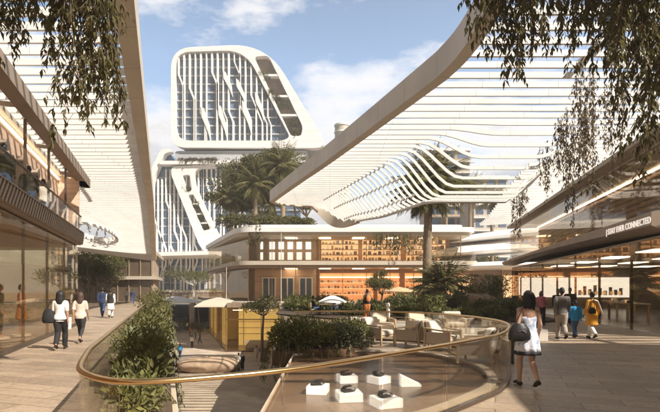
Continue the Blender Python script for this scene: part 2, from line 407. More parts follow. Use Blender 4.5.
# pool of brown stone cut into the terrace
pool_rim = resample([(-.93, 12.2), (.4, 12.9), (1.5, 13.0), (2.39, 12.6), (3.0, 11.5), (3.22, 10.2), (2.85, 8.6), (2.1, 7.5), (1.2, 6.5), (.3, 5.85), (-.4, 5.5), (-.93, 5.6)], 5)
pool_rim = [tuple(p[:2]) for p in pool_rim]
deck_outer = [(-140, -25), (140, -25), (140, 240), (-140, 240)]
MB().slab([deck_outer, void, pool_rim], -.55, 0).build('deck', M['deck'], kind='structure')
MB().slab([pool_rim], -.5, -.05).build('pool_floor', M['pool'], kind='structure')
rim_out = []
pc = Vector((1.1, 9.4))
for p in pool_rim:
    d = (Vector(p)-pc); q_ = pc+d*(1+.14/d.length); rim_out.append((max(q_.x, -.942), q_.y))
inner_i = [tuple(pc+(Vector(p)-pc)*(1-.03/(Vector(p)-pc).length)) for p in pool_rim]
MB().slab([rim_out, inner_i], .004, .045).build('pool_kerb', M['rim'], kind='structure')
# pale sunlit path beyond the seats
path = [tuple(p[:2]) for p in resample([(2.0, 17.2), (5.5, 17.0), (8.2, 18.5), (8.8, 23), (6.5, 25.5), (3, 24.5), (.5, 21.5)], 4)]
MB().slab([path], .004, .012).build('path', M['concrete'], kind='structure')

# lower storey under the terrace: wall, dark glass front, shop floor (all below the deck)
t = thing('lower_shop', 'lower level glass shop front with dark timber floor under the terrace', 'shop', (-8, 58, LOW))
b = MB(); b.slab([[(-12.7, 58.9), (-6.3, 58.9), (6, 59), (6, 110), (-29, 110), (-22.3, 88)]], LOW+.01, LOW+.16); b.build('floor', M['floor_in'], t)
b = MB(); b.slab([[(-6.2, 62), (2, 62), (2, 62.3), (-6.2, 62.3)]], LOW, -.56); b.slab([[(-17, 72), (4, 72), (4, 72.4), (-17, 72.4)]], LOW, -.56); b.build('back_wall', M['inner'], t)
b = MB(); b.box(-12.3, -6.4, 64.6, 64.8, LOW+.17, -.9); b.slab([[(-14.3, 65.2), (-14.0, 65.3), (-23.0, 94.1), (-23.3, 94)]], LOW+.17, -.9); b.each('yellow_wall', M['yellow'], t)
b = MB()
for x in (-11.6, -9.9, -8.2): b.box(x-.5, x+.5, 64.48, 64.58, LOW+1.0, LOW+3.9)
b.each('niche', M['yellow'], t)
rg = []
for q_, z_ in ((1, -.54), (.98, -.40), (.6, .25), (.08, .62)): rg.append([Vector((-14.3+2.5*q_*sx, 61.6+2.4*q_*sy, z_)) for sx, sy in ((-1, -1), (0, -1), (1, -1), (1, 0), (1, 1), (0, 1), (-1, 1), (-1, 0))])
MB().loft(rg).build('peaked_roof', M['beige'], t)
b = MB()
for z in (1.7, 2.5, 3.3): b.box(-12.2, -6.5, 64.1, 64.47, LOW+z, LOW+z+.05)
b.each('shelf', M['oak'], t)
MB().box(-10.8, -7.8, 61.2, 62.0, LOW+.17, LOW+1.15).build('counter', M['plinth'], t, bevel=.03)
b = MB()
for k in range(3): b.box(-12.2+k*2.0, -11.0+k*2.0, 60.2, 60.6, -.98, -.92)
b.each('ceiling_light', M['strip'], t)
b = MB(); b.box(-12.7, -6.3, 58.72, 58.75, LOW+.17, -.56); b.obox((-12.7, 58.75), (-.314, .949), (.949, .314), 0, 30, 0, .03, LOW+.17, -.56); b.build('glass_front', M['shop_glass'], t)
b = MB()
for k in range(4): b.box(-12.7+k*2.13-.04, -12.7+k*2.13+.04, 58.66, 58.8, LOW+.16, -.56)
for k in range(1, 5): b.obox((-12.7, 58.75), (-.314, .949), (.949, .314), k*6.4-.04, k*6.4+.04, -.06, .1, LOW+.16, -.56)
b.box(-12.75, -6.3, 58.62, 58.84, LOW+3.9, LOW+4.05); b.each('mullion', M['bronze'], t)

t = thing('terrace_wall', 'dark glazed lower wall below the left edge of the seating terrace', 'wall', (-4, 35, LOW))
u = Vector((-.116, 1)).normalized(); q = (u.y, -u.x)
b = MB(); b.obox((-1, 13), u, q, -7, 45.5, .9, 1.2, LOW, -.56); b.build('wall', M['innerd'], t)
b = MB(); b.obox((-1, 13), u, q, -7, 45.5, .25, .28, LOW, -.56); b.build('glass_front', M['shop_glass'], t)
b = MB()
for k in range(22): b.obox((-1, 13), u, q, -7+k*2.4, -6.94+k*2.4, .18, .34, LOW, -.56)
b.each('mullion', M['metal'], t)
t = thing('gallery_wall', 'tan lower wall recessed below the left walkway', 'wall', (-12, 30, LOW))
u = Vector((-.347, 1)).normalized(); q = (-u.y, u.x)
b = MB(); b.obox((-2.36, 4.48), u, q, -6, 78, 2.4, 2.8, LOW, -.56); b.build('wall', M['inner'], t)
b = MB()
for k in range(20): b.obox((-2.36, 4.48), u, q, -5+k*4, -4.6+k*4, 2.0, 2.39, LOW, -.56)
b.each('pilaster', M['beige'], t)

# ============================================================ glass balustrades
def balustrade(label, line, h=.95, panel=1.45):
    base = tuple(line[len(line)//2]); t = thing('glass_balustrade', label, 'balustrade', (base[0], base[1], 0), 0, 'glass balustrades with bronze handrails')
    pts = split_len([Vector((p[0], p[1], 0)) for p in line], .12)
    hr = MB(); hr.tube([p+Vector((0, 0, h)) for p in pts], [(.034, .026)]*len(pts), 10); hr.build('handrail', M['bronze'], t, smooth=50)
    MB().sweep([p+Vector((0, 0, .03)) for p in pts], .07, .055).build('base_channel', M['metal'], t)
    step = max(1, round(panel/.12)); i = 0
    while i < len(pts)-1:
        seg = pts[i:min(i+step, len(pts)-1)+1]
        if len(seg) > 1:
            seg = list(seg); seg[0] = seg[0].lerp(seg[1], .12); seg[-1] = seg[-1].lerp(seg[-2], .12)
            MB().sweep([p+Vector((0, 0, .06+(h-.09)/2)) for p in seg], .016, h-.09).build('glass_panel', M['rail_glass'], t)
        i += step
    return t
rail_front = [(3.9, 13.0), (4.0, 11.5), (3.78, 10.2), (3.3, 8.9), (2.82, 7.95), (2.34, 7.35), (1.55, 6.45), (.83, 5.68), (-.28, 4.55), (-1.09, 4.04), (-1.53, 3.88), (-1.83, 3.95), (-2.18, 4.27), (-2.47, 4.75), (LX(6)-.12, 6)]
rail_front = resample(rail_front, 6)
rail_left = [Vector((LX(y)-.12, y, 0)) for y in (6.0, 12, 20, 30, 42, 54, 68)]
rail_back = resample([(3.9, 13.0), (3.4, 14.4), (2.6, 15.4), (1.9, 15.8), (.6, 16.2), (-1.2, 16.0)], 6)
balustrade('curved glass balustrade with bronze handrail in the foreground around the pool terrace', rail_front)
balustrade('straight glass balustrade along the left walkway behind the planter', rail_left, panel=2.0)
balustrade('dark railed glass balustrade curving behind the lounge chairs', rail_back)

# ============================================================ LEFT SHOP BUILDING
uL = Vector((-.344, 1)).normalized(); nL = Vector((uL.y, -uL.x))      # nL points to the walkway
OL = Vector((-8.25, 12)); sE = (22.8-12)/uL.y; s0 = -16.0             # along-facade range s0..sE
def LB(b, a0, a1, d0, d1, z0, z1):                                    # d measured out from the facade
    return b.obox(OL, uL, nL, a0, a1, d0, d1, z0, z1)
t = thing('retail_building', 'two storey glass shop building with brown eave along the left walkway', 'building', (-10, 14, 0))
LB(MB(), s0, sE, -9, -.05, -.02, .012).build('shop_floor', M['floor_in'], t)
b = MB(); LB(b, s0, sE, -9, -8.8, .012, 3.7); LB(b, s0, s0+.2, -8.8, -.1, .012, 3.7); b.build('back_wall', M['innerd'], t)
b = MB()
for k in range(7): LB(b, s0+1+k*3.9, s0+4.4+k*3.9, -4.6, -4.4, .012, 2.9)
b.each('display_wall', M['panel'], t)
b = MB()
for k in range(7): LB(b, s0+1.5+k*3.9, s0+3.9+k*3.9, -4.39, -4.34, .9, 2.5)
b.each('lit_niche', M['shelf'], t)
b = MB(); LB(b, s0, sE-.2, -.79, -.74, 6.80, 6.85); b.build('added_wash_light', M['added_wash'], t)  # added strip, washes the upper gallery wall with warm light
LB(MB(), s0, sE, -9, -.06, 3.62, 3.75).build('ceiling', M['inner'], t)
b = MB()
for k in range(6): LB(b, s0+2+k*4.4, s0+3.6+k*4.4, -3.2, -2.9, 3.57, 3.61)
b.each('ceiling_light', M['lamp'], t)
n = 9
for k in range(n):
    a0 = s0+(sE-s0)*k/n; a1 = s0+(sE-s0)*(k+1)/n
    LB(MB(), a0+.012, a1-.012, -.02, .0, .14, 3.68).build('shop_window', M['shop_glass'], t)
b = MB()
for k in range(n+1): a = s0+(sE-s0)*k/n; LB(b, a-.02, a+.02, -.09, -.021, .012, 3.68)
LB(b, s0, sE, -.06, .03, .012, .13); b.build('window_frame', M['metal'], t)
LB(MB(), sE-.02, sE, -9, -.03, .14, 3.68).build('end_glass', M['shop_glass'], t)
# fascia of leaning slats
LB(MB(), s0, sE+.02, -9.2, .10, 3.78, 4.0).build('floor_slab', M['fascia'], t)
b = MB(); a = s0
while a < sE-.1:
    o = OL+uL*a+nL*.17; p = Vector((o.x, o.y, 3.84)); o2 = OL+uL*(a+.5)+nL*.17; p2 = Vector((o2.x, o2.y, 4.36))
    b.sweep([p, p2], .11, .10, up=(nL.x, nL.y, 0)); a += .27
b.build('slat_fascia', M['slat'], t)
LB(MB(), s0, sE, .101, .13, 3.78, 4.36).build('fascia_backing', M['fascia'], t)
b = MB(); LB(b, s0, sE, .09, .24, 4.365, 4.40); b.build('fascia_cap', M['fascia'], t)
# gallery behind the upper front
LB(MB(), s0, sE-.15, -1.0, -.8, 4.0, 6.95).build('upper_wall', M['panel'], t); LB(MB(), sE-.15, sE-.02, -9, .06, 4.0, 6.95).build('end_wall', M['panel'], t)
LB(MB(), s0, sE, .12, .135, 4.41, 5.10).build('gallery_glass', M['clear_glass'], t)
b = MB()
for k in range(n+1): a = s0+(sE-s0)*k/n; LB(b, a-.025, a+.025, -.04, .04, 4.01, 6.71)
LB(b, s0, sE, .10, .16, 5.11, 5.15); b.build('gallery_frame', M['metal'], t)
for k in range(1, 6):
    o = OL+uL*(sE-1.0-k*1.9)+nL*-.72; q2 = Vector((o.x, o.y, 6.05)); m3 = MB()
    m3.tube([q2-Vector((nL.x, nL.y, 0))*.08, q2+Vector((nL.x, nL.y, 0))*.14], [.15, .18], 14); m3.build('wall_lamp', M['steel'], t, smooth=40)
b = MB()
path3 = [OL+uL*s0+nL*.12, OL+uL*(sE-.6)+nL*.12, OL+uL*(sE-.1)+nL*.08, OL+uL*(sE+.35)+nL*-.2, OL+uL*(sE+.5)+nL*-.6, OL+uL*(sE+.5)+nL*-9]
b.sweep([Vector((p.x, p.y, 7.02)) for p in resample(path3, 5)], .42, .42); b.build('eave', M['fascia'], t, smooth=40)
b = MB(); LB(b, s0, sE+.3, -9.2, -.6, 6.96, 7.10); b.build('roof', M['beige'], t)
b = MB(); a = s0+.5
while a < sE: LB(b, a-.04, a+.04, -.59, .0, 6.88, 7.0); a += 4.32
b.each('roof_rafter', M['fascia'], t)

# things in the shop window and on the gallery are built with the people

# ============================================================ LEFT CANOPY
def canopy_left():
    t = thing('louvred_canopy', 'louvred canopy with deep edge beam sweeping over the left walkway and its shops', 'canopy', (-18, 20, 0))
    H = 8.75
    ex = lambda y: -5.12-.35*(y-11.6) if y < 44 else -16.46-.35*(y-44)
    def zz(x, y): return H-smooth((y-36)/24)*(2.1+1.4*smooth((x+34)/14))
    b = MB(); y = 1.5; hole = (-23.2, 47, 1.6, 2.6)
    def blade(x0, x1, y, hgt):
        k = max(2, int((x1-x0)/1.2)); b.sweep([Vector((lerp(x0, x1, i/k), y, zz(lerp(x0, x1, i/k), y)+.09)) for i in range(k+1)], .09, hgt)
    while y < 60:
        x1 = ex(y)-.1; f = smooth((y-28)/14); e_ = 1-((y-hole[1])/hole[3])**2
        if e_ > 0: blade(-50, hole[0]-hole[2]*math.sqrt(e_), y, .22+.12*f); blade(hole[0]+hole[2]*math.sqrt(e_), x1, y, .22+.12*f)
        else: blade(-50, x1, y, .22+.12*f)
        y += .68-.16*f
    b.each('louvre', M['louver'], t)
    b = MB()
    for a, c in ((-9.5, -.9), (-20, -3.5), (-33, -6)):     # carriers above the blades
        pts = [Vector((a+.0-.35*(yy-11.6), yy, H+.34)) for yy in range(2, 41, 6)]
        b.sweep(pts, .16, .26)
    b.each('carrier', M['beam'], t)
    # solid tail with an opening
    ys = np.arange(54.0, 60.01, .6); cols = 46
    vs = []; fs = []
    for y in ys:
        for i in range(cols+1):
            x = -50+(ex(y)-.12+50)*i/cols; vs.append((x, y, zz(x, y)+.55))
    W = cols+1
    for j in range(len(ys)-1):
        for i in range(cols):
            q = [j*W+i, j*W+i+1, (j+1)*W+i+1, (j+1)*W+i]
            cx = sum(vs[k][0] for k in q)/4; cy = sum(vs[k][1] for k in q)/4
            if ((cx-hole[0])/hole[2])**2+((cy-hole[1])/hole[3])**2 > 1: fs.append(q)
    m = MB(); m.add(vs, fs); o = m.build('solid_tail', M['white'], t, smooth=60)
    md = o.modifiers.new('solid', 'SOLIDIFY'); md.thickness = .12; md.offset = 1 if o.data.polygons[0].normal.z > 0 else -1
    rp = [(hole[0]+hole[2]*1.22*cos(a), hole[1]+hole[3]*1.2*sin(a)) for a in np.linspace(0, 2*pi, 33)]
    MB().sweep([Vector((x, y, zz(x, y)-.02)) for x, y in rp], .22, .4).build('opening_rim', M['white'], t, smooth=50)
    # edge beam: underside and outer face
    yy = list(np.arange(1, 60.1, 1.2)); pts = [Vector((ex(y)+.12, y, zz(ex(y), y)+.40)) for y in yy]
    MB().sweep(pts, .50, .92).build('edge_beam', M['beam'], t, smooth=40)
    pe = [Vector((x, 60.0, zz(x, 60.0)+.16)) for x in np.linspace(ex(60)+.1, -50, 24)]
    MB().sweep(pe, .3, .5).build('tail_edge', M['white'], t, smooth=40)
    return t
canopy_left()

# ============================================================ RIGHT CANOPY
RH = 9.7
edge_pts = [(4.75, 2), (4.75, 8), (4.74, 13.3), (4.70, 15.6), (4.42, 17.4), (3.7, 19.6), (0, 29.8), (-2.2, 35.5), (-4.7, 42.2), (-5.05, 43.6), (-4.4, 44.9), (-3, 45.7), (-1, 46.1), (.6, 45.6), (1.7, 44.2), (2.5, 41.8)]
edge_c = resample(edge_pts, 8)
def xL(y):
    for a, b in zip(edge_c, edge_c[1:]):
        if a.y <= y <= b.y and b.y > a.y: return lerp(a.x, b.x, (y-a.y)/(b.y-a.y))
    return edge_c[0].x if y < edge_c[0].y else -3
def xR(y):
    if y < 30.6: return 24.0
    if y <= 41.8: return 6.2-(y-30.5)*.335
    return 2.42-smooth((y-41.8)/4.2)*3.4
def zR(x, y):
    xs = 5.1-.345*(y-29.8)
    d = (2.45-.35*smooth((y-36)/6))*smooth((y-22.5)/7)*smooth((x-xs+1.3)/2.7)
    if y < 34: d *= 1-smooth((x-11.0)/3.0)
    return RH-d
def canopy_right():
    t = thing('louvred_canopy', 'large white louvred canopy with pointed tip and funnel shaped dip on the right', 'canopy', (6, 25, 0))
    b = MB(); y = 3.0
    def bars(x0, x1, y, w, h):
        n = max(2, int((x1-x0)/.45)); pts = [Vector((lerp(x0, x1, i/n), y, 0)) for i in range(n+1)]
        for p in pts: p.z = zR(p.x, p.y)+.06
        b.sweep(pts, w, h)
    while y < 45.8:
        bars(xL(y)+.1, xR(y), y, .10, .22-.06*smooth((y-22)/6)+.10*smooth((y-40)/4))
        y += .84-.16*smooth((y-22)/8)-.22*smooth((y-37)/5)
    b.each('louvre', M['louver'], t, smooth=40)
    # blades that slope down from the dip to the right building
    b = MB(); y = 31.2
    while y < 45:
        x0 = 12.9+.08*(y-31); b.sweep([Vector((lerp(x0, 25, i/6), y, RH+.06-2.0*smooth((y-31)/14)*(1-.35*i/6))) for i in range(7)], .10, .26); y += .55
    b.each('louvre', M['louver'], t)
    # edge beam
    pts = [Vector((p.x-.12, p.y, zR(p.x, p.y)+.34)) for p in edge_c]
    MB().sweep(pts, .46, .98).build('edge_beam', M['beam'], t, smooth=50)
    # rim that closes the dip
    rim = [Vector((2.5, 41.8, 0)), Vector((4.4, 36, 0)), Vector((6.1, 31.0, 0)), Vector((6.8, 30.6, 0)), Vector((10.6, 30.6, 0)), Vector((12.2, 31.0, 0)), Vector((12.9, 31.2, 0))]
    rim = split_len(rim, .6)
    for p in rim: p.z = (zR(p.x, min(p.y, 30.5)) if p.x > 6.3 else zR(p.x, p.y))+.04
    MB().tube(rim, .13, 8).build('dip_rim', M['white'], t, smooth=50)
    # fine ribs that run with the canopy in the steep part of the dip
    b = MB()
    for k in range(3):
        pts = []
        for y in np.arange(30.8, 43.5, .8): x = 5.1-.345*(y-29.8)-1.0+k*.9; pts.append(Vector((x, y, zR(x, y)+.24)))
        b.sweep(pts, .06, .1)
    b.each('rib', M['white'], t)
    # carriers above the blades
    b = MB()
    for off in (4.5, 12.5, 19):
        pts = [Vector((off+4.75, yy, RH+.36)) for yy in range(3, 21, 3)]
        b.sweep(pts, .14, .24)
    b.each('carrier', M['beam'], t)
    # stub column carrying it off the roof of the right building
    b = MB(); b.tube([(20.5, 37, 7.62), (20.5, 37, RH)], [.16, .13], 12); b.build('column', M['white'], t, smooth=40)
    return t
canopy_right()

# ============================================================ RIGHT SHOP BUILDING
uRr = Vector((.177, 1)).normalized(); nR = Vector((-uRr.y, uRr.x)); ORr = Vector((9.07, 0)); e1 = 45/uRr.y; e0 = -10.0
def RB(b, a0, a1, d0, d1, z0, z1): return b.obox(ORr, uRr, nR, a0, a1, d0, d1, z0, z1)
t = thing('retail_building', 'glass fronted shop building with curved brown fascia and sign lettering on the right', 'building', (14, 24, 0))
SEG = ((e0, 10.6), (17.0, e1))            # unseen gap between near wing and main front, opened to let sun through
for a0, a1 in SEG:
    RB(MB(), a0, a1, -14, -.05, -.02, .012).build('shop_floor', M['floor_in'], t)
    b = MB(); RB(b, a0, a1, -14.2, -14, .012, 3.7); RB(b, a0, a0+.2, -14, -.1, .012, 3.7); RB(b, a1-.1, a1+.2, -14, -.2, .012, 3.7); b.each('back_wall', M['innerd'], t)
    RB(MB(), a0, a1+.2, -14, -.06, 3.60, 3.70).build('ceiling', M['inner'], t)
for r_ in range(3):
    for k in range(5):
        a = 18.2+k*5.2+r_*1.2
        RB(MB(), a, a+2.0, -3.4-r_*3.6, -2.2-r_*3.6, 3.55, 3.595).build('ceiling_light', M['lamp'], t)
# wall-wide lit screens at the far end
b = MB(); RB(b, e1-.20, e1-.105, -4.9, -.6, .95, 2.75); b.build('lit_screen', M['screen'], t)
b = MB(); RB(b, e1-.20, e1-.105, -10.0, -5.1, .95, 2.75); b.build('lit_screen', M['screen'], t)
b = MB()
for k in range(9):
    h = [.5, .9, .6, 1.0, .7, .45, .8, .55, .7][k]; RB(b, e1-.215, e1-.202, -6.0-k*.43, -5.72-k*.43, 1.15, 1.15+h*.9)
b.each('screen_picture', M['fascia'], t)
b = MB()
for k in range(6): RB(b, e1-.215, e1-.202, -6.2-k*.62, -5.9-k*.62, 1.2, 1.5)
b.each('screen_picture', M['shelf_b'], t)
for (a0, a1), n in zip(SEG, (6, 8)):
    for k in range(n): RB(MB(), lerp(a0, a1, k/n)+.012, lerp(a0, a1, (k+1)/n)-.012, -.02, .0, .05, 3.58).build('shop_window', M['shop_glass'], t)
    b = MB()
    for k in range(n+1): a = lerp(a0, a1, k/n); RB(b, a-.03, a+.03, -.12, -.021, .012, 3.58)
    b.each('window_frame', M['metal'], t)
# curved fascia that swells over the door, thin at the far end
def fz(a):
    k = smooth((a-8)/30); return 3.62+.12*math.sin((a-5)/40*pi)+.30*k, 4.42-.10*k+.10*math.sin((a-8)/38*pi)
for sa, sb in ((e0, 10.6), (17.0, e1+.6)):
    b = MB(); aa = np.linspace(sa, sb, 26); rings = []
    for a in aa:
        lo, hi = fz(a); ring = []
        for d, z in ((.02, lo), (.55, lo+.05), (.75, lo+.16), (.75, hi-.05), (.55, hi), (-.3, hi)):
            p = ORr+uRr*a+nR*d; ring.append(Vector((p.x, p.y, z)))
        p = ORr+uRr*a+nR*-.3; ring.append(Vector((p.x, p.y, lo))); rings.append(ring)
    b.loft(rings); b.build('fascia', M['fascia'], t, smooth=35)
# upper storey: timber-slatted wall behind large panes, left out over the unseen sun gap
for a0, a1, nm in ((e0, 10.6, 3), (17.0, e1, 9)):
    RB(MB(), a0, a1, -2.6, -2.4, 4.3, 7.4).build('upper_wall', M['panel'], t)
    b = MB()
    RB(b, a0+.1, a1-.1, -2.30, -2.22, 7.33, 7.40)
    b.build('added_gallery_light', M['added_wash'], t)  # strip added to light the timber wall below it
    b = MB(); z = 4.6
    while z < 7.3: RB(b, a0+.05, a1-.05, -2.39, -2.31, z, z+.07); z += .30
    b.build('wall_battens', M['slat'], t)
    for k in range(nm):
        q0 = lerp(a0, a1, k/nm); q1 = lerp(a0, a1, (k+1)/nm)
        RB(MB(), q0+.012, q1-.012, .10, .12, 4.46, 7.0).build('upper_window', M['clear_glass'], t)
    b = MB()
    RB(b, a0, a1, .06, .16, 7.005, 7.06); b.build('upper_frame', M['slat'], t)
    b = MB(); RB(b, a0-.3, a1+.4, -14.5, .35, 7.42, 7.62); b.build('roof', M['beige'], t)
for a0, a1 in SEG: RB(MB(), a0, a1, -14.2, -.31, 4.20, 4.29).build('upper_floor', M['concrete'], t)
# lettering on the fascia
cu = bpy.data.curves.new('lettering', 'FONT'); cu.body = '| STAY EVER CONNECTED'; cu.size = .34; cu.extrude = .015; cu.align_x = 'LEFT'
tmp = bpy.data.objects.new('lettering_curve', cu); C.objects.link(tmp)
me = bpy.data.meshes.new_from_object(tmp.evaluated_get(bpy.context.evaluated_depsgraph_get())); bpy.data.objects.remove(tmp)
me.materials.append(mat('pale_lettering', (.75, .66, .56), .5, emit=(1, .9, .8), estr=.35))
# reads left to right for someone on the walkway, i.e. from the far end towards the camera
rot = Matrix(((-uRr.x, 0, nR.x), (-uRr.y, 0, nR.y), (0, 1, 0))).to_4x4()
o2 = ORr+uRr*21.0+nR*.77; me.transform(Matrix.Translation(Vector((o2.x, o2.y, 4.03))-Vector(t.location))@rot)
link('sign_lettering', me, t)

# ============================================================ CENTRAL TWO-STOREY BUILDING
t = thing('retail_building', 'two storey building with glowing orange shelves and planted white roof in the middle', 'building', (-2, 64, 0))
A = Vector((-10.6, 62.4)); B2 = Vector((-21.2, 84)); Xe = 17.0
poly_in = [(A.x, A.y), (Xe, 62.4), (Xe, 86), (B2.x, B2.y+2)]
def grow(d): return [tuple(p) for p in roundpoly([(A.x-d*.75, A.y-d), (Xe+d, A.y-d), (Xe+d, 86+d), (B2.x-d, B2.y+2+d)], [2.4, 1.5, 1, 1], 8)]
def slab(name, d, z0, z1, m): MB().slab([grow(d)], z0, z1).build(name, M[m], t, smooth=30)
slab('roof', 1.6, 8.95, 9.55, 'white'); slab('roof_upper', .4, 9.552, 10.0, 'white'); slab('roof_soffit', 1.2, 8.55, 8.948, 'beige')
slab('mid_slab', 1.9, 4.75, 5.25, 'beige'); slab('mid_soffit', 1.3, 4.45, 4.748, 'fascia')
MB().slab([grow(2.3)], .0, .10).build('plinth_step', M['concrete'], t)
b = MB(); b.box(-10.5, Xe, 68, 68.3, .1, 4.45); b.box(-10.5, Xe, 68, 68.3, 5.25, 8.55); b.build('back_wall', M['inner'], t)
b = MB(); b.slab([[(A.x+1.8, A.y+3), (B2.x+2.2, B2.y), (B2.x+2.5, B2.y), (A.x+2.1, A.y+3)]], .1, 4.45); b.slab([[(A.x+1.8, A.y+3), (B2.x+2.2, B2.y), (B2.x+2.5, B2.y), (A.x+2.1, A.y+3)]], 5.25, 8.55); b.build('side_wall', M['inner'], t)
# upper floor: two rows of white display squares on the left, amber shelves on the right
b = MB()
for k in range(6):
    x = -9.6+k*1.25
    for z in (5.75, 7.2): b.box(x, x+.72, 66.2, 66.35, z, z+1.0)
b.each('display_square', M['screen'], t)
MB().box(-10.2, -1.9, 66.36, 66.5, 5.25, 8.5).build('display_wall', M['inner'], t)
for (x0, x1) in ((-1.2, 3.9), (4.5, 9.8), (10.6, 16)):
    MB().box(x0, x1, 66.6, 66.8, 5.3, 8.45).build('upper_backing', M['shelf_b'], t)
    b = MB()
    for z in (5.6, 6.35, 7.1, 7.85): b.box(x0, x1, 65.9, 66.59, z, z+.07)
    b.each('upper_shelf', M['inner'], t)
    g3 = [MB(), MB(), MB()]
    for z in (5.67, 6.42, 7.17, 7.92):
        x = x0+.1
        while x < x1-.5:
            wd = rnd.uniform(.2, .5); rnd.choice(g3).box(x, x+wd, 66.0, 66.4, z, z+rnd.uniform(.18, .55)); x += wd+rnd.uniform(.06, .4)
    for g_, m_ in zip(g3, ('fascia', 'panel', 'plinth')): g_.build('upper_goods', M[m_], t)
# ground floor: white-framed doors on the left, lit amber shelving on the right
for k in range(3):
    x = -9.2+k*2.5
    b = MB(); b.box(x, x+.16, 64.9, 65.05, .1, 3.3); b.box(x+1.7, x+1.86, 64.9, 65.05, .1, 3.3); b.box(x+.16, x+1.7, 64.9, 65.05, 3.14, 3.3); b.box(x+.85, x+1.01, 64.9, 65.05, .1, 3.14)
    d = b.build('door', M['white'], t)
    MB().box(x+.17, x+.84, 64.96, 65.0, .12, 3.13).build('door_pane', M['tower_glass'], d); MB().box(x+1.02, x+1.69, 64.96, 65.0, .12, 3.13).build('door_pane', M['tower_glass'], d)
MB().box(-10.2, -1.9, 65.1, 65.3, .1, 4.4).build('door_wall', M['panel'], t)
for (x0, x1) in ((-1.4, 6.0), (6.6, 9.6), (10.4, 16)):
    MB().box(x0, x1, 66.6, 66.8, .1, 3.9).build('shelf_backing', M['shelf'], t)
    MB().box(x0, x1, 66.3, 66.5, 3.3, 3.4).build('light_strip', M['strip'], t)
    b = MB()
    for z in (.9, 1.7, 2.5, 3.2): b.box(x0, x1, 65.9, 66.59, z, z+.08)
    b.each('shelf', M['shelf_b'], t)
    g3 = [MB(), MB(), MB()]
    for z in (.98, 1.78, 2.58):
        x = x0+.1
        while x < x1-.4:
            wd = rnd.uniform(.15, .4); rnd.choice(g3).box(x, x+wd, 66.0, 66.4, z, z+rnd.uniform(.15, .45)); x += wd+rnd.uniform(.03, .25)
    for g_, m_ in zip(g3, ('fascia', 'panel', 'plinth')): g_.build('shelf_goods', M[m_], t)
b = MB()
for x in (-6, -1.5, 3, 7.5, 12): b.box(x, x+1.6, 63.4, 65.4, 4.40, 4.44); b.box(x, x+1.6, 63.4, 65.4, 8.50, 8.54)
b.each('ceiling_light', M['strip'], t)
for z0, z1, nm in ((.1, 4.45, 'ground_window'), (5.25, 8.55, 'upper_window')):
    xs = np.linspace(A.x, Xe, 10)
    for x0, x1 in zip(xs, xs[1:]): MB().box(x0+.02, x1-.02, 62.4, 62.43, z0, z1).build(nm, M['clear_glass'], t)
    d = (B2-A); Ln = d.length; d.normalize(); qn = Vector((-d.y, d.x))
    for k in range(6): MB().obox(A, d, qn, k*Ln/6+.02, (k+1)*Ln/6-.02, 0, .03, z0, z1).build(nm, M['shop_glass'], t)
b = MB()
for x in np.linspace(A.x, Xe, 10): b.box(x-.035, x+.035, 62.3, 62.5, .1, 4.45); b.box(x-.035, x+.035, 62.3, 62.5, 5.25, 8.55)
b.each('mullion', M['bronze'], t)
b = MB(); b.tube([(-6.2, 60.9, .1), (-6.2, 60.9, 9.0)], .045, 8); b.tube([(-13.3, 61.6, .1), (-13.3, 61.6, 4.5)], .045, 8); b.each('slim_column', M['beige'], t)
g2 = [Vector((p[0], p[1], 5.75)) for p in grow(1.75)]
MB().sweep(g2[2:18], .02, .9).build('balcony_glass', M['clear_glass'], t)

# ============================================================ white pavilion on the right of it (layered curved roofs)
t = thing('pavilion', 'white pavilion of stacked curving roof shells beyond the palm trunk', 'building', (20, 68, 0))
def lens(c, rx, ry, z, h, name, m='white', tilt=0):
    rings = []
    for q, zz_ in ((.3, h*.95), (.62, h*.78), (.86, h*.45), (1, .12), (.985, -.08), (.80, -.22), (.3, -.26)):
        rings.append([Vector((c[0]+rx*q*cos(a), c[1]+ry*q*sin(a), z+zz_+tilt*q*cos(a))) for a in np.linspace(0, 2*pi, 41)[:-1]])
    MB().loft(rings).build(name, M[m], t, smooth=60)
lens((20.5, 68), 9, 6, 6.6, 1.3, 'roof_shell', tilt=.7); lens((23, 67), 11.5, 7.5, 4.6, .9, 'lower_roof', tilt=.25); lens((25.5, 70), 9, 6, 9.0, 1.2, 'upper_roof', tilt=.8)
b = MB(); b.box(13.5, 30, 68, 72, 0, 4.4); b.build('wall', M['inner'], t)
b = MB(); b.box(14, 20, 67.85, 67.98, .8, 3.6); b.box(24.5, 27, 67.85, 67.98, .4, 3.6); b.each('lit_window', M['shelf_b'], t)
b = MB(); b.box(20.4, 24.2, 67.85, 67.98, .2, 3.6); b.box(27.3, 29.6, 67.85, 67.98, .2, 3.6); b.each('dark_window', M['innerd'], t)
b = MB()
for x in (13.6, 17, 20.2, 24.3, 27.1, 29.8): b.box(x-.07, x+.07, 67.6, 67.84, 0, 4.4)
b.each('mullion', M['bronze'], t)

# ============================================================ low building under the left canopy
t = thing('retail_building', 'small glazed brown building under the far tip of the left canopy', 'building', (-29, 66, 0))
MB().slab([[(-37, 66), (-24.2, 66), (-28.5, 80), (-40, 80)]], .01, 6.4).build('wall', M['inner'], t)
b = MB()
for z in (3.0, 6.4): b.slab([[(-37.5, 65.2), (-23.6, 65.2), (-28, 81), (-41, 81)]], z, z+.45)
b.each('floor_slab', M['beige'], t)
b = MB(); b.box(-36.9, -24.4, 65.85, 65.95, .2, 2.9); b.box(-36.9, -24.4, 65.85, 65.95, 3.5, 6.3); b.each('window', M['brown_glass'], t)
b = MB()
for k in range(9): b.box(-36.9+k*1.56-.05, -36.9+k*1.56+.05, 65.7, 65.84, .01, 6.39)
b.each('mullion', M['fascia'], t)

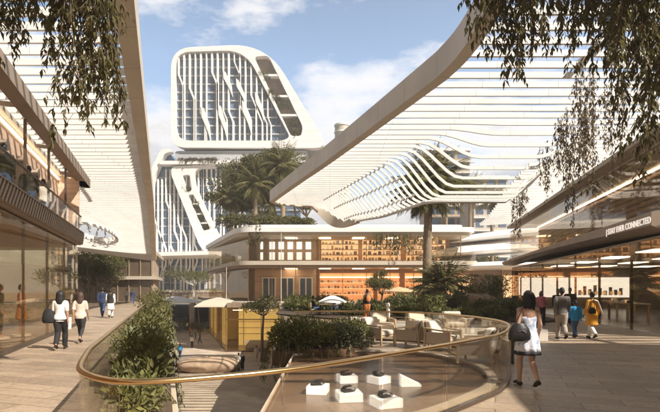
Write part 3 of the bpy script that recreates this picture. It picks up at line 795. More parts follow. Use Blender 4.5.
# ============================================================ footbridge and awnings at the far end of the plaza
t = thing('footbridge', 'brown footbridge crossing the far end of the sunken plaza', 'bridge', (-30, 106, 0))
MB().box(-44, -17, 107, 110, -.2, .9).build('deck_edge', M['fascia'], t)
MB().box(-44, -17, 106.9, 107, .95, 1.5).build('parapet', M['beige'], t)
b = MB()
for x in (-40, -31, -22): b.box(x-.5, x+.5, 108, 109, LOW, -.2)
b.each('pier', M['concrete'], t)
for i, (x, y, rx, ry, lab) in enumerate(((-29.5, 92, 5.2, 4.5, 'white tensile awning at the far end of the plaza below the footbridge'),)):
    t = thing('awning', lab, 'awning', (x, y, LOW)); rings = []
    zt = LOW+5.2
    for q, dz in ((.05, 1.15), (.4, .75), (.75, .3), (1, 0), (1.0, -.08), (.75, .2), (.4, .65)):
        rings.append([Vector((x+rx*q*cos(a)*(1+.16*cos(4*a)), y+ry*q*sin(a)*(1+.16*cos(4*a)), zt+dz)) for a in np.linspace(0, 2*pi, 33)[:-1]])
    MB().loft(rings).build('fabric', M['canvas' if i == 0 else 'concrete'], t, smooth=60)
    for sx, sy in ((-.7, -.7), (.7, -.7), (.7, .7), (-.7, .7)):
        MB().tube([(x+sx*rx, y+sy*ry, LOW), (x+sx*rx*.9, y+sy*ry*.9, zt+.1)], .045, 8).build('post', M['bronze'], t)

# ============================================================ TOWER
YT = 160.0
def T(px, py, y=YT): p = P(px, py, YT); return (p.x, p.z)
def xz(pts): return [T(*p) for p in pts]
def plate_xz(b, loops, y0, y1): return b.plate(loops, lambda x, z: (x, y0, z), lambda x, z: (x, y1, z))
t = thing('tower', 'white framed high rise with rounded block resting on a slanted lower block and blue glass', 'building', (-28, 165, 0))
outer = roundpoly(xz([(171, 48), (266, 43.5), (329, 148), (171, 147.5)]), [7, 12, 5, 5], 9)
win1 = roundpoly(xz([(175.5, 52), (245, 50), (290, 137), (283, 140.5), (175.5, 140.5)]), [5, 7, 3, 2, 5], 8)
win2 = roundpoly(xz([(254, 56.5), (268.5, 55.5), (303, 127), (301, 136), (291, 136)]), [1.5, 1.5, 2, 1, 1], 6)
b = MB(); plate_xz(b, [outer, win1, win2], YT, YT+3.0); b.build('upper_frame', M['white'], t, smooth=30)
outer_s = roundpoly(xz([(173, 50), (264, 46), (326, 146), (173, 145.5)]), [6, 11, 4, 4], 9)
b = MB(); plate_xz(b, [outer_s], YT+3.0, YT+26); b.build('upper_body', M['tower_slab'], t, smooth=30)
b = MB(); plate_xz(b, [win1], YT+1.9, YT+2.1); b.build('upper_glass', M['tower_glass'], t)
b = MB()
for k in range(11):
    x0, z = T(174, 57+k*8.4); x1, _ = T(292, 0); b.box(x0, T(248+k*4.1, 0)[0], YT+1.45, YT+1.89, z-.22, z+.22)
b.each('floor_edge', M['tower_slab'], t)
b = MB()
for k in range(24):
    px = 177+k*4.7; z0 = T(0, 140)[1]; top = 51 if px < 246 else 51+(px-246)*1.93
    if top < 134: b.box(T(px, 0)[0]-.06, T(px, 0)[0]+.06, YT+1.7, YT+1.88, z0, T(0, top)[1])
b.each('mullion', M['steel'], t)
rf = random.Random(3)
def fin(b, px, y0, y1, jogs, w, yy, wj=0):
    pts = [(px, y0)]; x = px
    for (jy, dx) in jogs: pts += [(x, jy), (x+dx, jy+abs(dx)*2.4)]; x += dx
    pts.append((x, y1))
    b.sweep([Vector((T(*p)[0], yy, T(*p)[1])) for p in pts], .9, w, up=(1, 0, 0))
b = MB()
for k in range(17):
    px = 178+k*5.6; top = 51.5 if px < 244 else 51.5+(px-244)*1.95; j = []
    if k % 2 == 0 or k > 6:
        jy = rf.uniform(max(top+8, 60), 118); j = [(jy, rf.uniform(3.0, 6.0))]
    if top < 120: fin(b, px, top, 140, j, rf.choice((.4, .5, .6)), YT+.9)
b.each('fin', M['white'], t)
b = MB()   # broad leaning blades
for (px, py, h) in ((224, 70, 26), (243, 100, 34), (256, 92, 30), (219, 104, 36), (202, 106, 34), (237, 78, 26)):
    pl = xz([(px-1.2, py), (px+1.6, py+2), (px+7, py+h*.55), (px+8.2, py+h), (px+5.4, py+h*.72), (px-.6, py+h*.3)])
    plate_xz(b, [pl], YT+.2, YT+1.4)
b.each('blade', M['white'], t)
b = MB(); plate_xz(b, [win2], YT+2.4, YT+2.9); b.build('terrace_back', M['innerd'], t)
b = MB()
for y in (75, 96, 115):
    x0, z = T(252+(y-56)*.47, y); x1, _ = T(273+(y-56)*.47, y); b.box(x0, x1, YT+.1, YT+2.3, z-.35, z+.35)
b.each('terrace_slab', M['white'], t)
# waist slab between the blocks
b = MB(); plate_xz(b, [roundpoly(xz([(172, 150), (310, 149.5), (300, 160), (176, 161)]), 2, 5)], YT+1.2, YT+24); b.build('waist_slab', M['tower_slab'], t, smooth=30)
b = MB(); plate_xz(b, [roundpoly(xz([(160, 161.5), (306, 160.5), (306, 164), (160, 165)]), 1, 4)], YT-1, YT+22); b.build('waist_edge', M['white'], t, smooth=30)
# lower block
lowg = xz([(151, 178), (166, 150), (178, 166), (300, 166), (300, 298), (150, 298)])
b = MB(); plate_xz(b, [lowg], YT+3, YT+24); b.build('lower_glass', M['tower_glass'], t)
b = MB()
for k in range(15): x0, z = T(151, 176+k*8.2); b.box(x0, T(300, 0)[0], YT+2.5, YT+2.99, z-.2, z+.2)
b.each('floor_edge', M['tower_slab'], t)
b = MB()
for k in range(13):
    px = 152+k*4.1; j = [(rf.uniform(185, 250), rf.uniform(2.5, 5))]
    if k % 3: j.append((rf.uniform(252, 275), -rf.uniform(2, 4)))
    fin(b, px, 168 if px > 162 else 178, 298, j, .5, YT+2.0)
for k in range(10):
    px = 201+k*4.6; fin(b, px, 168, 298, [(rf.uniform(175, 215), rf.uniform(2.5, 5))], .5, YT+2.0)
b.each('fin', M['white'], t)
band = [tuple(p) for p in roundpoly(xz([(172, 166.5), (216, 164.5), (216, 167.5), (196, 168), (193.5, 181), (201, 199), (218, 234), (226, 240), (212, 258), (200, 247), (171, 174)]), [4, 1, 1, 3, 4, 4, 3, 2, 2, 2, 4], 5)]
slot1 = roundpoly(xz([(182.5, 175.5), (190, 174.5), (192, 191), (187, 192.5)]), .8, 4); slot2 = roundpoly(xz([(188, 195), (193.5, 194), (210.5, 229), (203.5, 231)]), .8, 4)
b = MB(); plate_xz(b, [band, slot1, slot2], YT-.2, YT+2.6); b.build('lower_band', M['white'], t, smooth=30)
b = MB(); plate_xz(b, [slot1], YT+2.0, YT+2.4); plate_xz(b, [slot2], YT+2.0, YT+2.4); b.each('terrace_back', M['innerd'], t)
b = MB()
for y in (204, 214, 223): x0, z = T(189+(y-195)*.44, y); b.box(x0, x0+3.2, YT-.1, YT+1.9, z-.25, z+.25)
b.each('terrace_slab', M['white'], t)
b = MB(); plate_xz(b, [roundpoly(xz([(150, 172), (161, 150), (170, 148.5), (172, 152), (165, 153.5), (155, 176), (151, 192)]), .9, 4)], YT-.4, YT+2.4); b.build('left_band', M['white'], t, smooth=30)
b = MB(); plate_xz(b, [xz([(146, 256), (226, 254), (226, 257.5), (146, 259.5)])], YT-14, YT+2.8); b.build('bridge_band', M['white'], t)

# right-hand far buildings
def far_block(label, px0, px1, py, Y, storeys, m='inner', d=14):
    a = P(px0, py, Y); c = P(px1, py, Y); t = thing('apartment_building', label, 'building', ((a.x+c.x)/2, Y+d/2, 0), 0, 'distant city buildings')
    MB().box(a.x, c.x, Y, Y+d, 0, a.z).build('wall', M[m], t)
    b = MB(); bal = MB(); h = a.z/storeys
    for s in range(storeys):
        n = max(3, int((c.x-a.x)/3.4)); wd = (c.x-a.x)/n
        for k in range(n): b.box(a.x+k*wd+.5, a.x+(k+1)*wd-.5, Y-.06, Y-.01, s*h+.8, s*h+h-.6)
        bal.box(a.x-.2, c.x+.2, Y-.7, Y-.08, s*h+h-.35, s*h+h-.05)
    b.each('window', M['tower_glass'], t); bal.each('balcony_slab', M['white'], t)
    MB().box(a.x-.3, c.x+.3, Y-.3, Y+d+.3, a.z, a.z+.6).build('roof', M['white'], t)
far_block('pale apartment block with balcony slabs seen through the canopy dip', 428, 470, 150, 150, 13)
far_block('lower apartment block at the right end of the view under the canopy', 474, 508, 178, 130, 9, 'concrete')
t = thing('round_tower', 'distant round cream tower just above the canopy edge', 'building', (5, 240, 0))
p = P(342, 125, 240)
MB().tube([(p.x, 240, 0), (p.x, 240, p.z)], 3.6, 28).build('wall', M['beige'], t, smooth=40)
b = MB()
for k in range(24): b.tube([(p.x, 240, p.z-.8-k*3.4), (p.x, 240, p.z-.1-k*3.4)], 3.95, 28)
b.each('balcony_ring', M['white'], t, smooth=40)
# ============================================================ PEOPLE
def remesh(o, vox, it=4):
    m = o.modifiers.new('r', 'REMESH'); m.mode = 'VOXEL'; m.voxel_size = vox; m.use_smooth_shade = True
    s = o.modifiers.new('s', 'SMOOTH'); s.factor = .5; s.iterations = it
    dg = bpy.context.evaluated_depsgraph_get(); me = bpy.data.meshes.new_from_object(o.evaluated_get(dg)); me.name = o.name
    old = o.data; o.modifiers.clear(); o.data = me; bpy.data.meshes.remove(old)
    return o
def elring(c, rx, ry, n=16): return [Vector((c[0]+rx*cos(2*pi*k/n), c[1]+ry*sin(2*pi*k/n), c[2])) for k in range(n)]
SKIN = [mat('skin_warm', (.46, .27, .18), .5, var=.06), mat('skin_deep', (.20, .11, .07), .5, var=.06)]
HAIR = [mat('black_hair', (.014, .011, .010), .62, var=.3, scale=30), mat('brown_hair', (.06, .034, .022), .62, var=.3, scale=30)]
_cl = {}
def cloth(name, col, **k):
    if name not in _cl: _cl[name] = mat(name, col, .85, var=k.pop('var', .10), scale=k.pop('scale', 6), bump=.55, bscale=13, **k)
    return _cl[name]
def V3(*a): return Vector(a)
def pose_joints(pose, fem):
    sh = .158 if fem else .188; J = {}
    J['ankleL'], J['kneeL'], J['toeL'] = V3(-.09, 0, .08), V3(-.092, .02, .49), V3(-.10, .15, .03)
    J['ankleR'], J['kneeR'], J['toeR'] = V3(.09, 0, .08), V3(.092, .02, .49), V3(.10, .15, .03)
    if pose in ('walkL', 'walkR'):
        a, p = ('L', 'R') if pose == 'walkL' else ('R', 'L'); sa = -1 if a == 'L' else 1; sp = -sa
        J['knee'+a], J['ankle'+a], J['toe'+a] = V3(sa*.072, .17, .50), V3(sa*.045, .24, .085), V3(sa*.055, .395, .035)
        J['knee'+p], J['ankle'+p], J['toe'+p] = V3(sp*.070, .0, .48), V3(sp*.042, -.27, .185), V3(sp*.048, -.16, .055)
    if pose == 'sit':
        for s, n_ in ((-1, 'L'), (1, 'R')):
            J['knee'+n_], J['ankle'+n_], J['toe'+n_] = V3(s*.12, .44, .93), V3(s*.12, .42, .50), V3(s*.13, .56, .45)
    for s, n_ in ((-1, 'L'), (1, 'R')):
        sw = 0 if pose in ('stand', 'sit') else (.10 if (pose == 'walkL') == (s > 0) else -.10)
        J['sh'+n_] = V3(s*sh, -.01, 1.392); J['el'+n_] = V3(s*(sh+.045), -.03+sw*.5, 1.13); J['wr'+n_] = V3(s*(sh+.05), .06+sw, .885)
        if pose == 'sit': J['el'+n_] = V3(s*(sh+.05), .08, 1.16); J['wr'+n_] = V3(s*(sh-.04), .30, 1.06)
        J['hip'+n_] = V3(s*.088, 0, .92)
    return J
def torso_rings(fem, g=0., z0=.86, z1=1.47):
    prof = [(.82, .155, .105), (.90, .168, .115), (.98, .160, .108), (1.06, .135, .095), (1.14, .133, .092), (1.24, .150, .104), (1.32, .160, .108), (1.40, .165, .095), (1.45, .135, .075), (1.48, .075, .062)]
    if not fem: prof = [(z, rx*(.97 if z < 1.0 else 1.10), ry*1.08) for z, rx, ry in prof]
    else: prof = [(z, rx*(1.02 if z < 1 else .93), ry) for z, rx, ry in prof]
    return [elring((0, 0, z), rx+g, ry+g) for z, rx, ry in prof if z0-.001 <= z <= z1+.001]
def limb(b, a, m, c, r0, r1, r2, g=0, bulge=1.10, to=1.0):
    pts = [a, a.lerp(m, .35), a.lerp(m, .8), m, m.lerp(c, .3), m.lerp(c, .7), c]; rs = [r0, r0*bulge*.97, lerp(r0, r1, .75), r1, r1*bulge, lerp(r1, r2, .7), r2]
    k = max(2, round(len(pts)*to)); b.tube(pts[:k], [r+g for r in rs[:k]], 12)
def hand(b, el, wr, s, fine):
    d = (wr-el).normalized(); fwd = V3(0, 1, 0); side = d.cross(fwd).normalized()*s
    fwd = (fwd-d*fwd.dot(d)).normalized(); p0 = wr; p1 = wr+d*.085+fwd*.008
    b.tube([wr-d*.02, wr+d*.03, wr+d*.06, p1], [(.024, .020), (.030, .024), (.036, .020), (.034, .014)], 10)
    for k, (o, ln) in enumerate(((.028, .070), (.010, .080), (-.009, .074), (-.026, .058))):
        q = p1+fwd*o*.9; curl = side*-.012
        b.tube([q-d*.02, q+d*ln*.45+curl*.5, q+d*ln*.8+curl*1.6, q+d*ln+curl*2.6], [.0095, .0088, .0080, .0062], 6)
    q = wr+d*.03+fwd*.026; b.tube([q-d*.01, q+d*.03+fwd*.022, q+d*.06+fwd*.030], [.011, .010, .0075], 6)
def person(label, loc, yaw, h=1.72, fem=False, pose='walkL', skin=0, hair=('short', 0), wear=(), arms=None, vox=.018, group=None, extra=None, heels=False, turn=0):
    """wear: list of (garment, material). The figure looks along +Y before yaw."""
    s = h/1.75; t = thing('person', label, 'person', loc, yaw, group); J = pose_joints(pose, fem)
    for k, v in (arms or {}).items(): J[k] = v
    th = .082 if fem else .088; b = MB()
    drop = 0.0
    b.loft(torso_rings(fem)); b.ell((0, 0, .87), (.155, .112, .085), 14, 8)
    for n_ in 'LR':
        sg = -1 if n_ == 'L' else 1
        limb(b, J['hip'+n_], J['knee'+n_], J['ankle'+n_], th, .052, .036, bulge=1.08)
        a, q = J['ankle'+n_], J['toe'+n_]; hd = (a-q); hd.z = 0; hd = hd.normalized()*.055 if hd.length > 0 else hd
        b.tube([a+hd+V3(0, 0, -.042), a+V3(0, 0, -.03), a.lerp(q, .55), q+V3(0, 0, .002)], [.030, .038, (.040, .028), (.036, .018)], 10)
        limb(b, J['sh'+n_], J['el'+n_], J['wr'+n_], .046 if fem else .054, .036 if fem else .042, .023, bulge=1.06)
        b.ell(J['sh'+n_], (.056, .058, .055) if fem else (.066, .066, .062), 10, 8)
        hand(b, J['el'+n_], J['wr'+n_], sg, vox < .012)
    hz = 1.625
    b.tube([(0, -.005, 1.40), (0, .0, 1.47), (0, .012, 1.55)], [.060, .048, .048], 12)
    b.ell((0, .018, hz), (.073, .092, .115), 16, 12); b.ell((0, .045, hz-.055), (.052, .06, .058), 12, 8)      # skull, jaw
    b.tube([(0, .100, hz+.012), (0, .122, hz-.022), (0, .108, hz-.034)], [.010, .014, .011], 8)                  # nose
    b.tube([(-.020, .098, hz-.058), (0, .106, hz-.058), (.020, .098, hz-.058)], [.006, .008, .006], 6)           # lips
    for sg in (-1, 1): b.ell((sg*.074, .008, hz-.01), (.010, .020, .030), 8, 6)
    b.v = [(Vector(v)*s) for v in b.v]
    body = b.build('body', SKIN[skin], t, local=True); remesh(body, vox*.8 if vox < .012 else vox*.75, 3)
    def part(nm, mb, m, v=None, it=4):
        mb.v = [(Vector(p)*s) for p in mb.v]; o = mb.build(nm, m, t, local=True)
        return remesh(o, v or vox, it)
    if vox < .02:
        e = MB()
        for sg in (-1, 1): e.ell((sg*.030, .098, hz+.010), (.013, .008, .008), 8, 6)
        e.v = [(Vector(v)*s) for v in e.v]; e.build('eyes', HAIR[0], t, local=True)
    hs, hc = hair; b = MB()
    b.ell((0, -.004, hz+.028), (.081, .100, .100), 16, 10); b.ell((0, -.040, hz-.01), (.078, .070, .095), 14, 8)
    if hs == 'long':
        b.tube([(0, -.03, hz+.03), (0, -.075, hz-.05), (0, -.095, hz-.15), (.005, -.105, hz-.25), (.01, -.10, hz-.33)], [(.080, .06), (.088, .055), (.092, .045), (.080, .034), (.045, .018)], 14)
        for sg in (-1, 1): b.tube([(sg*.06, -.01, hz+.05), (sg*.083, -.03, hz-.05), (sg*.080, -.05, hz-.17)], [.035, .030, .02], 8)
    if hs == 'bob':
        b.ell((0, -.025, hz+.005), (.096, .104, .115), 16, 10); b.tube([(0, -.05, hz), (0, -.07, hz-.10), (0, -.078, hz-.19)], [(.098, .062), (.098, .055), (.07, .03)], 12)
    if hs in ('bob', 'long') and vox < .018:
        r9 = random.Random(5); ln9 = .21 if hs == 'bob' else .36
        for k in range(22):
            a9 = pi+pi*(k+.5)/22; x9, y9 = .100*cos(a9), .095*sin(a9)-.02; w9 = r9.uniform(-.012, .012); e9 = ln9*r9.uniform(.85, 1.08)
            b.tube([(x9*.75, y9*.75, hz+.075), (x9, y9, hz), (x9*1.02+w9, y9*1.02, hz-e9*.5), (x9*.92-w9, y9*.9-.01, hz-e9)], [.016, .020, .018, .008], 6)
    if hs == 'bun': b.ell((0, -.105, hz+.02), (.045, .04, .045), 10, 8)
    part('hair', b, HAIR[hc], max(vox*.8, .010), 3)
    for g, m in wear:
        b = MB(); long_ = g in ('shirt', 'jacket', 'kurta', 'dupatta_top')
        if g in ('shirt', 'tee', 'blouse', 'jacket', 'kurta', 'vest'):
            gi = {'jacket': .034, 'vest': .036}.get(g, .022)
            z0 = .90 if g not in ('kurta',) else .98
            b.loft(torso_rings(fem, gi, z0, 1.465))
            if pose == 'sit': pass
            elif g in ('shirt', 'blouse', 'tee'): b.loft([elring((0, 0, z), (.162 if fem else .176)+.005*i, .122+.004*i) for i, z in enumerate((.99, .93, .87, .83))])
            elif g in ('jacket', 'vest'): b.loft([elring((0, 0, z), .198, .145) for z in (1.0, .93, .86, .80)])
            elif g == 'kurta': b.loft([elring((0, 0, z), rx, ry) for z, rx, ry in ((1.02, .165, .12), (.9, .198, .145), (.75, .205, .165), (.58, .215, .185), (.52, .216, .187))])
            for n_ in 'LR':
                if g == 'vest': continue
                to = .5 if g in ('tee', 'blouse') else 1.0
                limb(b, J['sh'+n_], J['el'+n_], J['wr'+n_].lerp(J['el'+n_], .06), .050 if fem else .056, .042, .032, g=.010 if g != 'jacket' else .018, to=to)
                b.ell(J['sh'+n_], (.058, .060, .056) if fem else (.070, .070, .062), 10, 8)
            part(g if g != 'tee' else 'shirt', b, m)
        elif g in ('trousers', 'leggings', 'shorts'):
            gi = .018 if g != 'leggings' else .008
            b.loft(torso_rings(fem, gi, .82, 1.02)); b.ell((0, 0, .87), (.165+gi, .118+gi, .09), 14, 8)
            for n_ in 'LR':
                a = J['ankle'+n_]; limb(b, J['hip'+n_], J['knee'+n_], a.lerp(J['knee'+n_], .02 if g == 'trousers' else .12), .088, .060 if g == 'trousers' else .05, .052 if g == 'trousers' else .036, g=gi, to=1 if g != 'shorts' else .55)
            part(g, b, m)
        elif g == 'dress':                                   # strapless, flaring to mid-thigh
            rg = []
            for z, rx, ry in ((1.285, .154, .112), (1.22, .156, .116), (1.13, .142, .106), (1.06, .146, .108), (.96, .178, .130), (.86, .198, .150), (.74, .214, .172), (.66, .224, .186)):
                ring = []
                for k in range(64):
                    a = 2*pi*k/64; f = smooth((1.05-z)/.4)*.014*sin(a*9+z*3); ring.append(Vector(((rx+f)*cos(a), (ry+f)*sin(a)+.01, z)))
                rg.append(ring)
            b.loft(rg, caps=False); b.v = [(Vector(p)*s) for p in b.v]; o = b.build('dress', m, t, local=True, smooth=60); md = o.modifiers.new('cloth', 'SOLIDIFY'); md.thickness = .006
            b = MB(); rg = []
            for z, dz in ((.668, 0), (.60, 0)):
                ring = []
                for k in range(64): a = 2*pi*k/64; f = .016*sin(a*9+z*3); ring.append(Vector(((.2265+f)*cos(a), (.1885+f)*sin(a)+.01, z)))
                rg.append(ring)
            b.loft(rg, caps=False); b.v = [(Vector(p)*s) for p in b.v]; o = b.build('hem', cloth('black_trim', (.02, .02, .022)), t, local=True, smooth=60); md = o.modifiers.new('cloth', 'SOLIDIFY'); md.thickness = .006
        elif g == 'shoes':
            for n_ in 'LR':
                a, q = J['ankle'+n_], J['toe'+n_]; hd = (a-q); hd.z = 0; hd = hd.normalized()*.06
                b = MB(); b.tube([a+hd+V3(0, 0, -.045), a+V3(0, 0, -.035), a.lerp(q, .55)+V3(0, 0, .002), q+V3(0, .012, .004)], [.038, .045, (.049, .036), (.042, .024)], 10)
                part('shoe', b, m, max(vox*.7, .011), 2)
    if extra: extra(t, s, J, part)
    return t
BLK = cloth('black_cloth', (.018, .017, .018)); WHT = cloth('white_cloth', (.78, .75, .70), var=.04); NAVY = cloth('navy_cloth', (.022, .035, .085))
GREY = cloth('grey_cloth', (.14, .125, .115)); STONE = cloth('stone_cloth', (.34, .29, .24)); BLUE = cloth('bright_blue', (.03, .27, .55)); ORANGE = cloth('saffron_cloth', (.72, .33, .035))
PINK = cloth('pink_cloth', (.52, .16, .20)); DENIM = cloth('denim', (.05, .09, .18)); SAND = cloth('sand_cloth', (.62, .52, .43)); SHOE = cloth('dark_shoe', (.03, .022, .018)); RUST = cloth('rust_cloth', (.55, .20, .06))
# printed white and pale blue fabric
PRINT = bpy.data.materials.new('printed_dress'); PRINT.use_nodes = True
_t = PRINT.node_tree; _b = _t.nodes['Principled BSDF']; _c = _t.nodes.new('ShaderNodeTexCoord'); _n = _t.nodes.new('ShaderNodeTexNoise'); _r = _t.nodes.new('ShaderNodeValToRGB')
_n.inputs['Scale'].default_value = 9; _n.inputs['Detail'].default_value = 3; _n.inputs['Distortion'].default_value = 1.4
_r.color_ramp.elements[0].position = .40; _r.color_ramp.elements[0].color = (.30, .36, .50, 1); _r.color_ramp.elements[1].position = .52; _r.color_ramp.elements[1].color = (.66, .66, .70, 1)
_t.links.new(_c.outputs['Object'], _n.inputs['Vector']); _t.links.new(_n.outputs['Fac'], _r.inputs[0]); _t.links.new(_r.outputs[0], _b.inputs['Base Color']); _b.inputs['Roughness'].default_value = .85

def bag_body(b, c, rx, ry, rz):
    rg = []
    for q, z in ((.75, -1), (.98, -.8), (1, -.2), (.86, .4), (.6, .85), (.5, 1)):
        rg.append([Vector((c[0]+rx*q*cos(a)*abs(cos(a))**-.0, c[1]+ry*q*sin(a), c[2]+rz*z)) for a in np.linspace(0, 2*pi, 21)[:-1]])
    b.loft(rg)
# woman in the foreground with a black shoulder bag
person('woman in a strapless white patterned dress with black hem walking away in the foreground', (3.40, 8.24, 0), R(4), 1.68, True, 'walkL', 0, ('bob', 0), [('dress', PRINT), ('shoes', SHOE)],
       {'elL': V3(-.215, -.06, 1.14), 'wrL': V3(-.20, .13, 1.05), 'elR': V3(.215, -.02, 1.14), 'wrR': V3(.235, .10, .91)}, vox=.009)
hb = thing('shoulder_bag', 'large black slouchy shoulder bag on the left side of the woman in the dress', 'bag', (3.40-.20, 8.24-.13, .97), 0); hb.scale = (.82, .9, .92)
b = MB(); bag_body(b, (0, 0, 0), .235, .10, .16); o = b.build('bag_body', mat('black_leather', (.02, .018, .018), .35, var=.3, scale=8, bump=.4, bscale=12), hb, local=True, smooth=60)
b = MB(); b.tube([(-.10, 0, .13), (.0, .0, .30), (.10, .02, .48), (.125, .07, .485), (.13, .10, .42), (.13, .08, .2), (.08, .02, .12)], .012, 8); b.build('strap', SHOE, hb, local=True, smooth=60)
b = MB(); b.tube([(-.06, -.105, .02), (.02, -.112, .05), (.10, -.10, .0)], .006, 6); b.build('trim', M['steel'], hb, local=True)

person('woman with long black hair, white top and black trousers on the left walkway', (-7.55, 13.45, 0), R(12), 1.67, True, 'walkR', 0, ('long', 0), [('blouse', WHT), ('trousers', BLK), ('shoes', SHOE)], vox=.015, group='couple of women on the left walkway')
hb = thing('shoulder_bag', 'black bag slung at the left side of the long haired woman', 'bag', (-7.84, 13.36, .95))
b = MB(); bag_body(b, (0, 0, 0), .17, .09, .20); b.build('bag_body', cloth('black_canvas', (.02, .02, .022)), hb, local=True, smooth=60)
b = MB(); b.tube([(-.05, 0, .18), (.09, 0, .46), (.14, .06, .47), (.10, .05, .18)], .012, 8); b.build('strap', SHOE, hb, local=True, smooth=60)
person('woman with brown hair in a sand coloured top and charcoal leggings', (-7.85, 15.1, 0), R(14), 1.62, True, 'walkL', 0, ('long', 1), [('blouse', SAND), ('leggings', cloth('charcoal', (.035, .033, .035))), ('shoes', SHOE)], vox=.015, group='couple of women on the left walkway')
hb = thing('shopping_bag', 'white paper shopping bag carried between the two women', 'bag', (-8.02, 14.6, .48))
b = MB(); b.loft([[Vector((x*q, y*q, z)) for x, y in ((-.13, -.06), (.13, -.06), (.13, .06), (-.13, .06))] for q, z in ((.92, 0), (1, .36))]); b.build('paper_bag', M['plinth'], hb, local=True)
b = MB(); b.tube([(-.06, 0, .35), (-.04, 0, .46), (.04, 0, .46), (.06, 0, .35)], .006, 6); b.build('handle', SHOE, hb, local=True)
person('man in a navy jacket and dark trousers walking away on the left walkway', (-13.75, 29, 0), R(17), 1.80, False, 'walkL', 1, ('short', 0), [('jacket', NAVY), ('trousers', DENIM), ('shoes', SHOE)], vox=.02, group='pair of men on the left walkway')
person('man in a long white kurta with dark sleeves beside the man in navy', (-12.85, 28.1, 0), R(17), 1.72, False, 'walkR', 1, ('short', 0), [('kurta', WHT), ('trousers', WHT), ('shoes', SHOE), ('vest', BLK)], vox=.02, group='pair of men on the left walkway')
person('figure in pale shirt far down the left walkway', (-24.6, 58, 0), R(180), 1.76, False, 'walkL', 1, ('short', 0), [('shirt', STONE), ('trousers', GREY)], vox=.026, group='distant walkers on the left walkway')
person('figure in dark blue far down the left walkway near the planter', (-22.2, 54, 0), R(10), 1.72, False, 'walkR', 1, ('short', 0), [('shirt', NAVY), ('trousers', DENIM)], vox=.026, group='distant walkers on the left walkway')
# family on the right
person('man in a grey shirt and stone trousers leading the family toward the shop', (7.73, 16.0, 0), R(-6), 1.76, False, 'walkL', 1, ('short', 0), [('shirt', GREY), ('trousers', STONE), ('shoes', SHOE)], vox=.015, group='family walking toward the shop')
person('boy in a bright blue jacket and jeans between his parents', (8.48, 16.6, 0), R(-4), 1.33, False, 'walkR', 1, ('short', 0), [('jacket', BLUE), ('trousers', DENIM), ('shoes', SHOE)], vox=.016, group='family walking toward the shop')
def dup_scarf(t, s, J, part):
    b = MB(); b.tube([(-.05, -.12, 1.44), (.10, -.15, 1.40), (.21, -.12, 1.20), (.30, -.13, .95), (.40, -.16, .72), (.48, -.2, .56)], [(.05, .018), (.06, .02), (.06, .02), (.055, .02), (.05, .018), (.03, .012)], 10)
    part('dupatta', b, WHT, .012, 3)
person('woman in a saffron kurta with a trailing white scarf walking beside the boy', (8.9, 16.3, 0), R(6), 1.62, True, 'walkR', 1, ('bun', 0), [('kurta', ORANGE), ('trousers', WHT), ('shoes', SHOE)], vox=.015, group='family walking toward the shop', extra=dup_scarf)
hb = thing('shoulder_bag', 'small dark bag on the back of the woman in saffron', 'bag', (8.80, 16.10, .98))
b = MB(); bag_body(b, (0, 0, 0), .13, .07, .11); b.build('bag_body', BLK, hb, local=True, smooth=60)
b = MB(); b.tube([(-.08, 0, .1), (.0, .04, .42), (.08, .05, .40), (.09, .03, .1)], .010, 8); b.build('strap', SHOE, hb, local=True, smooth=60)
person('woman in a pink shirt walking toward the camera near the shop screen', (10.0, 22.7, 0), R(170), 1.62, True, 'walkL', 1, ('long', 0), [('tee', PINK), ('trousers', BLK), ('shoes', SHOE)], vox=.02, group='shoppers by the glass front')
person('man in black beside the woman in pink', (10.55, 22.2, 0), R(175), 1.72, False, 'stand', 1, ('short', 0), [('shirt', BLK), ('trousers', BLK), ('shoes', SHOE)], vox=.02, group='shoppers by the glass front')
person('person in a dark brown jacket half hidden behind the grey shirted man', (11.5, 23.0, 0), R(160), 1.78, False, 'walkR', 1, ('short', 0), [('jacket', cloth('brown_cloth', (.07, .045, .035))), ('trousers', BLK), ('shoes', SHOE)], vox=.02, group='shoppers by the glass front')
# people among the planting
def pack(t, s, J, part):
    b = MB(); b.ell((0, -.19, 1.22), (.15, .09, .22), 14, 10); part('backpack', b, RUST, .02, 2)
person('person in black with a rust backpack standing by the planting behind the lounge chairs', (2.05, 26.5, 0), R(20), 1.70, True, 'stand', 1, ('short', 0), [('shirt', BLK), ('trousers', RUST), ('shoes', SHOE)], vox=.02, extra=pack)
person('child with black hair in a white top behind the sofa', (3.15, 26.0, 0), R(-60), 1.15, True, 'stand', 1, ('bob', 0), [('tee', WHT), ('trousers', WHT)], vox=.02)
ST = []
for (x, y, yaw, lab, c) in ((-1.05, 30.2, R(-70), 'seated diner in black left of the little white parasol', BLK), (.55, 30.6, R(70), 'seated diner in a white shirt under the little parasol', WHT)):
    person(lab, (x, y, -.40), yaw, 1.7, False, 'sit', 1, ('short', 0), [('shirt', c), ('trousers', DENIM)], vox=.02, group='diners on the terrace')
